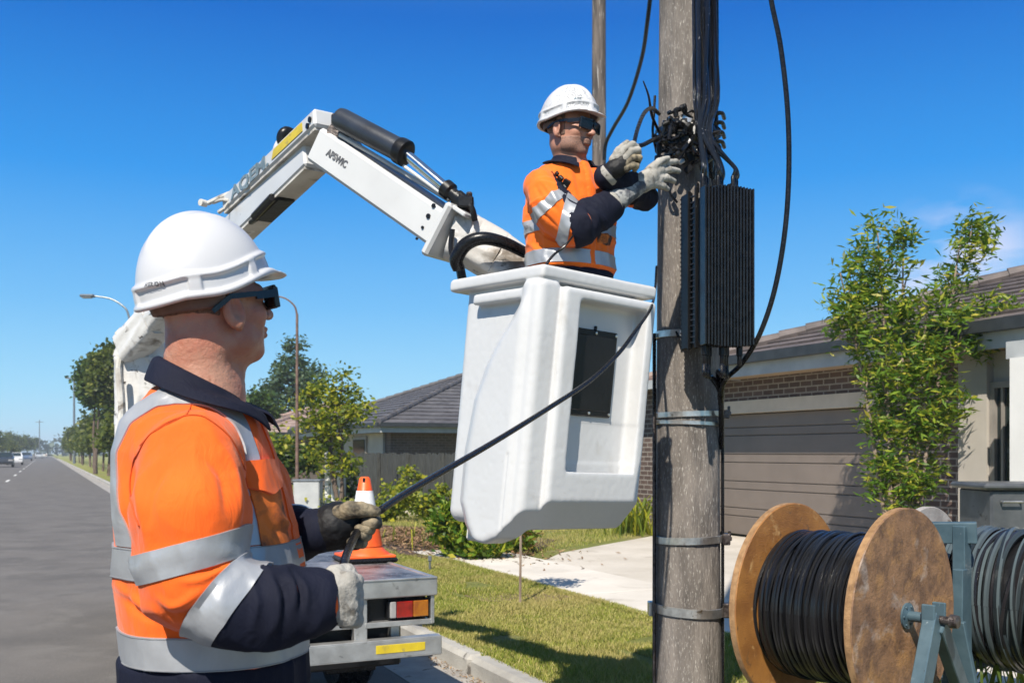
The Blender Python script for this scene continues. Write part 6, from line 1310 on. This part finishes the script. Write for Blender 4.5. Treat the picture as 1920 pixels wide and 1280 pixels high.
# right glove: a fist round the cable, back of the hand to the camera
gR = [[(596, 1131, 1.735, .041), (612, 1127, 1.74, .036)]]
for i in range(4): y = 1090+i*23; gR += [[(606, 1112+i*10, 1.742, .024), (632, 1103+i*14, 1.733, .022), (653, y, 1.738, .016)], [(653, y, 1.738, .0155), (666, y+1, 1.765, .0135), (661, y+2, 1.79, .0125), (641, y+3, 1.80, .012)]]
gT = [[(612, 1100, 1.745, .024), (630, 1078, 1.755, .018), (650, 1072, 1.772, .014), (658, 1078, 1.79, .012)]]
glove('glove', [('glove', gR+gT, M_glove)], None, body1, .0030, k=.010)
mb = MB(); n_ = P(600, 1130, 1.735)-P(592, 1132, 1.73); mb.lathe(P(598, 1130, 1.7355), [(.043, -.004), (.045, 0), (.043, .004)], n_, 28, cap=False); mb.build('glove_binding', mat('yellow binding', (.62, .42, .05), None, 20, .8), body1, auto=True)
# left glove: dark palm, tan fingers pinching the cable
gL = [[(606, 993, 2.03, .039), (625, 984, 2.03, .043), (655, 976, 2.035, .036)], [(620, 1003, 2.035, .032), (655, 1004, 2.04, .026), (668, 1012, 2.04, .020)], [(640, 975, 2.04, .036), (676, 972, 2.05, .026)]]
tips = [(699, 978), (687, 989), (680, 1001), (672, 1014)]; gF = []
for i, (x, y) in enumerate(tips): gF.append([(x-14, y-10, 2.075, .0125), (x+6-i, y-2, 2.06, .0120), (x+7, y+3, 2.025, .0115), (x-1, y+2, 1.998, .0112), (x-13, y+2, 1.998, .0105)])
gTh = [[(636, 962, 2.005, .0165), (656, 955, 1.995, .0165), (678, 955, 1.992, .0150), (703, 958, 2.0, .0120)]]
g1 = glove('glove', [('glove', gL, M_gdark)], None, body1, .0030, k=.012)
for ch in gF: sdf_obj('finger', lambda p, ch=ch: chains(p, [ch], .004), *bounds([ch]), .0026, M_gtan, g1, disp=lambda V: .0014*(vnoise(V*120)-.5)*2)
sdf_obj('thumb', lambda p: chains(p, gTh, .008), *bounds(gTh), .0026, M_gtan, g1, disp=lambda V: .0014*(vnoise(V*120)-.5)*2)
mb = MB(); mb.lathe(P(604, 994, 2.033), [(.042, -.010), (.0435, 0), (.042, .012)], P(612, 991, 2.03)-P(598, 995, 2.036), 28, cap=False); mb.build('glove_wristband', M_knit, g1, auto=True)

# --- the man in the bucket
C2 = P(1069, 241, 4.14); M2 = frame_head(-38, -6, 0); nb2 = P(1074, 322, 4.17)
X0, Y0 = P(1070, 0, 4.16)[0], 4.16
sl2 = [(2.665, X0+.01, Y0, .060, .064), (2.65, X0+.008, Y0, .078, .095), (2.625, X0, Y0, .098, .145), (2.595, X0, Y0, .112, .172), (2.55, X0, Y0, .126, .188), (2.45, X0-.002, Y0, .138, .195), (2.30, X0, Y0, .138, .190), (2.19, X0+.003, Y0, .140, .192), (2.05, X0+.003, Y0, .135, .185)]
a2R = [(1014, 352, 4.02, .074), (1040, 398, 3.96, .078), (1076, 428, 3.94, .070), (1110, 408, 3.98, .060), (1142, 386, 4.03, .049)]
a2L = [(1128, 336, 4.26, .070), (1172, 352, 4.27, .066), (1211, 371, 4.22, .052), (1180, 350, 4.10, .050), (1138, 330, 4.0, .041)]
S2 = Shirt(-56, sl2, [a2R, a2L], 2.3)
def f_body2(p):
    q = local(C2, M2)(p); d = f_head(q); d = smin(d, cap(p, C2+np.array([0, -.035, -.055])@M2, nb2, .054, .058), .02); d = smin(d, cap(p, nb2, nb2+[0, 0, -.2], .07, .12), .04); return d
M_skin2 = mat('sunburnt stubbled skin', (.46, .23, .155), (.33, .15, .10), 26, .5, bump=.4, bscale=240, bdist=.002)
body2 = sdf_obj('person', f_body2, (.02, 3.95, 2.44), (.44, 4.36, 3.0), .0045, M_skin2, at=(X0, Y0, 1.2), sm=1)
tag(body2, 'man in white hard hat and sunglasses working on the pole from the raised bucket', 'person')
hat2 = dress(body2, C2, M2, 0, .0040); glasses(C2, M2, body2)
V, F = nets(lambda q: smax(smax(f_head(q)-.0025, np.maximum(q[:, 1]-.025, -.045-q[:, 2]), .006), -(ell(np.stack([np.abs(q[:, 0]), q[:, 1], q[:, 2]], 1), (.080, -.004, -.012), (.02, .026, .042))), .003), (-.12, -.14, -.1), (.12, .13, .12), .005); mk('hair', head_world(C2, M2)(V), F, M_hair, body2, smooth=True)
fo2 = lambda V: fold(V, 13.1, 14, .009, (.6, .2, -.5))*(.7+1.0*np.exp(-((V[:, 2]-2.42)/.08)**2))+fold(V, 21, 8, .012, (.2, .2, -1))
V, F = nets(lambda q: smax(f_head(q)-.0012, np.maximum(np.maximum(q[:, 2]+.046, -q[:, 1]+.0), -.125-q[:, 2]), .004), (-.12, -.14, -.14), (.12, .13, .12), .005); mk('stubble', head_world(C2, M2)(V), F, M_stub, body2, smooth=True)
_fo2 = fo2
fo2 = lambda V: _fo2(V)*.85+creases(V, CR2)
so2 = lambda name, f, m, parent, lo, hi, h=.0055: sdf_obj(name, f, lo, hi, h, m, parent, disp=fo2)
LO2, HI2 = (.0, 3.80, 2.12), (.68, 4.46, 2.76)
def f_or2(p):
    d = S2.torso(p)
    for i in (0, 1): d = smin(d, S2.arm(p, i), .03)
    v = cap(p, nb2+np.array([.04, -.06, .02]), nb2+np.array([.075, -.12, -.075]), .036, .010)       # open neck
    lx, ly = S2.loc(p); fr_ = (1+ly/np.sqrt(lx*lx+ly*ly+1e-9))/2; d = smax(d, p[:, 2]-(2.668-.05*fr_), .004)
    return smax(np.maximum(d, 2.205-p[:, 2]), -v, .006)
sh2 = so2('shirt', f_or2, M_orange2, body2, LO2, HI2, .0052)
nd = pxdir(.96, -.28)/np.linalg.norm(pxdir(.96, -.28)); nc = P(1066, 420, 3.94)
so2('cuff', lambda p: np.maximum(S2.arm(p, 0)-.006, -((p-nc)@nd)), M_navy, sh2, (.12, 3.82, 2.25), (.48, 4.12, 2.56))
ncL = P(1196, 360, 4.24); so2('cuff', lambda p: np.maximum(np.maximum(S2.arm(p, 1)-.003, -np.maximum((p-ncL)@np.array([.9, -.1, -.3]), -(p[:, 1]-4.16)*1.0)), 0*p[:, 0]-9), M_navy, sh2, (.30, 3.90, 2.40), (.66, 4.36, 2.68))
RT2 = lambda *a, **k: ring_tape(*a, M_tape, sh2, fo2, **k)
RT2('reflective_tape', lambda p: S2.arm(p, 0), P(1060, 420, 3.95), pxdir(.93, .20), .044, .0078, tmax=.14, n=90)
RT2('reflective_tape', lambda p: S2.arm(p, 0), P(1030, 388, 3.975), pxdir(.62, .78), .040, .0045, tmax=.14, n=90)
RT2('reflective_tape', lambda p: S2.arm(p, 1), P(1180, 355, 4.26), pxdir(.88, .45), .036, .0045, tmax=.12, n=90)
RT2('reflective_tape', S2.torso, (X0, Y0, 2.372), (0, 0, 1), .050, .0045, n=200)
RT2('reflective_tape', S2.torso, (X0, Y0, 2.243), (0, 0, 1), .056, .0045, n=200)
so2('placket', lambda p: np.maximum(np.maximum(np.maximum(S2.torso(p)-.004, np.abs(S2.loc(p)[0])-.015), -S2.loc(p)[1]), 2.21-p[:, 2]), M_orange2, sh2, LO2, (.68, 4.46, 2.62))
so2('pocket', lambda p: np.maximum(np.maximum(np.maximum(S2.torso(p)-.006, np.abs(S2.loc(p)[0]+.075)-.045), np.abs(p[:, 2]-2.325)-.022), -S2.loc(p)[1]), mat('stained pocket two', (.60, .16, .02), None, 5, .85, dirt_glint=[((.03, .02, .02), 14, .40, .5)]), sh2, LO2, HI2)
collar('collar', (nb2[0]+.004, nb2[1]-.004), -56, lambda f: 2.716-.050*f, lambda f: 2.668-.060*f, .070, .100, M_navy, sh2, gap=28, tip=.025, F=f_or2)
mb = MB()
for a, r in (((1044, 326), .010), ((1050, 336), .014), ((1061, 345), .018), ((1058, 352), .012), ((1064, 363), .012), ((1052, 343), .007)): mb.bbox(P(*a, 3.955), (r, r*.6, r*.8), frame_head(r*4000, 20, r*3000), .003)
mb.tube([P(1044, 326, 3.97), P(1052, 345, 3.95), P(1064, 365, 3.95), P(1070, 385, 3.95)], .003, 6, smooth=4); mb.build('radio_clip', M_black, sh2)
mb = MB()
def f_tr2(p):
    d = np.maximum(S2.torso(p)+.003, p[:, 2]-2.204)
    for s in (-1, 1):
        hp = np.array([X0+.085*s*S2.r[0], Y0+.085*s*S2.r[1], 2.06]); d = smin(d, cap(p, hp, hp+[0, 0, -.86], .095, .06), .02)
    return np.maximum(d, 1.20-p[:, 2])
sdf_obj('trousers', f_tr2, (.0, 3.9, 1.16), (.5, 4.42, 2.24), .01, M_navy, body2)
for s in (-1, 1):
    hp = np.array([X0+.085*s*S2.r[0], Y0+.085*s*S2.r[1]]); mb = MB(); fd = np.array([S2.f[0], S2.f[1], 0]); b0 = np.array([*hp, 1.19]); mb.tube([b0+[0, 0, .1], b0+[0, 0, .05], b0+fd*.07+[0, 0, .045], b0+fd*.15+[0, 0, .035]], [.06, .055, .05, .04], 12, smooth=4); mb.build('boot', M_boot, body2, auto=True)
g2R = [[(1196, 347, 4.075, .036), (1218, 332, 4.12, .038)], [(1206, 338, 4.09, .034), (1236, 318, 4.15, .022)], [(1206, 348, 4.09, .030), (1232, 340, 4.14, .022)]]
g2F = [[(1230, 313, 4.15, .0165), (1250, 305, 4.20, .0145), (1268, 303, 4.26, .012)], [(1232, 324, 4.14, .0165), (1254, 318, 4.19, .0145), (1272, 321, 4.25, .012)], [(1232, 335, 4.13, .016), (1250, 334, 4.17, .014), (1264, 340, 4.22, .012)], [(1226, 346, 4.12, .0155), (1242, 349, 4.15, .0135), (1251, 354, 4.19, .012)], [(1218, 318, 4.11, .018), (1236, 303, 4.13, .015), (1252, 297, 4.17, .012)]]
gb = glove('glove', [('glove', g2R+g2F, M_glove)], None, body2, .0040, k=.008)
kn = [[(1139, 388, 4.028, .049), (1160, 373, 4.045, .044), (1196, 349, 4.075, .037)]]
o = glove('glove_cuff', [('glove_cuff', kn, mat('knitted glove cuff', (.33, .33, .32), (.08, .085, .10), 24, .95, bump=.9, bscale=260, bdist=.004, lo=.45, hi=.56))], None, gb, .0042, k=.01)
mb = MB(); mb.lathe(P(1143, 385, 4.031), [(.051, -.012), (.053, 0), (.051, .026)], P(1160, 373, 4.045)-P(1139, 388, 4.028), 28, cap=False); mb.build('glove_hem', M_glove, gb, auto=True)
g3 = [[(1142, 328, 4.0, .040), (1152, 318, 3.99, .038), (1166, 305, 3.985, .034)], [(1158, 318, 3.985, .030), (1178, 308, 3.985, .022)]]
g3b = glove('glove', [('glove', g3, M_gdark)], None, body2, .0042, k=.01)
for ch in ([(1160, 296, 3.975, .019), (1172, 280, 3.97, .016), (1186, 271, 3.975, .014), (1194, 276, 3.995, .012)], [(1170, 300, 3.97, .018), (1184, 284, 3.965, .016), (1196, 281, 3.975, .0135), (1198, 288, 3.995, .012)], [(1174, 308, 3.97, .017), (1188, 296, 3.965, .015), (1199, 296, 3.975, .013), (1196, 304, 3.995, .012)], [(1174, 316, 3.97, .016), (1186, 310, 3.965, .0145), (1194, 311, 3.975, .012), (1190, 318, 3.99, .0115)], [(1150, 300, 3.985, .019), (1160, 283, 3.985, .017), (1176, 268, 3.995, .0135)]):
    sdf_obj('finger', lambda p, ch=ch: chains(p, [ch], .005), *bounds([ch]), .0042, M_glove if ch[0][1] < 305 or ch[0][0] < 1155 else M_gtan, g3b, disp=lambda V: .0014*(vnoise(V*120)-.5)*2)
mb = MB(); mb.lathe(P(1138, 331, 4.002), [(.044, -.006), (.047, .004), (.044, .018)], P(1152, 318, 3.99)-P(1138, 331, 4.002), 24, cap=False); mb.build('glove_hem', M_glove, g3b, auto=True)
decal('AES', lambda p: hat_fn(local(C2, M2)(p)), 1083, 186, 3.8, 4.3, .020, M_inkb, hat2, bold=.0002)
None and decal('VITEL', lambda p: hat_fn(local(C2, M2)(p)), 1086, 191, 3.8, 4.3, .013, M_inkb, hat2, bold=.0002)
# --- the cable the two men handle
cable('hand_cable', [P(1231, 500, 4.68), P(1228, 545, 4.45), P(1219, 580, 3.98), P(1190, 622, 3.76), P(1160, 662, 3.62), P(1108, 712, 3.38), P(1030, 764, 3.08), P(930, 826, 2.72), P(830, 884, 2.40), P(760, 925, 2.18), P(712, 957, 2.03)], [.006, .006, .006, .007, .008, .008, .008, .008, .008, .008, .008], M_rubber, 'long black cable running from the pole past the bucket to the lower man', group='hand held cables', n=12)
cable('hand_cable', [P(718, 953, 2.03), P(700, 964, 2.02), P(682, 980, 2.015), P(666, 1004, 1.975), P(652, 1034, 1.87), P(644, 1062, 1.785), P(643, 1090, 1.768), P(644, 1150, 1.768), P(645, 1176, 1.768)], .0082, M_rubber, 'short bend of black cable between the two gloves of the lower man', group='hand held cables', n=12)
cable('loose_cable', [P(1022, 512, 3.78), P(1024, 497, 3.80), P(1038, 478, 3.86), P(1062, 458, 3.88), P(1085, 425, 3.86), P(1094, 400, 3.87)], [.007, .006, .005, .004, .0035, .003], M_rubber, 'thin dark cord from the bucket rim up the sleeve of the upper man')

# ---------------------------------------------------------------- thin air haze round everything, the sky outside it
hm = bpy.data.materials.new('haze air'); hm.use_nodes = True; ht = hm.node_tree; ht.nodes.remove(ht.nodes['Principled BSDF']); pv = ht.nodes.new('ShaderNodeVolumePrincipled')
pv.inputs['Color'].default_value = (.80, .88, .97, 1); pv.inputs['Density'].default_value = .0007; ht.links.new(pv.outputs[0], ht.nodes['Material Output'].inputs['Volume'])
mb = MB(); mb.box((0, 700, 10.5), (1350, 830, 12.5)); hz_ = mb.build('haze', hm, at=(0, 700, -2)); tag(hz_, 'thin pale haze over the far end of the street', 'haze', kind='stuff')
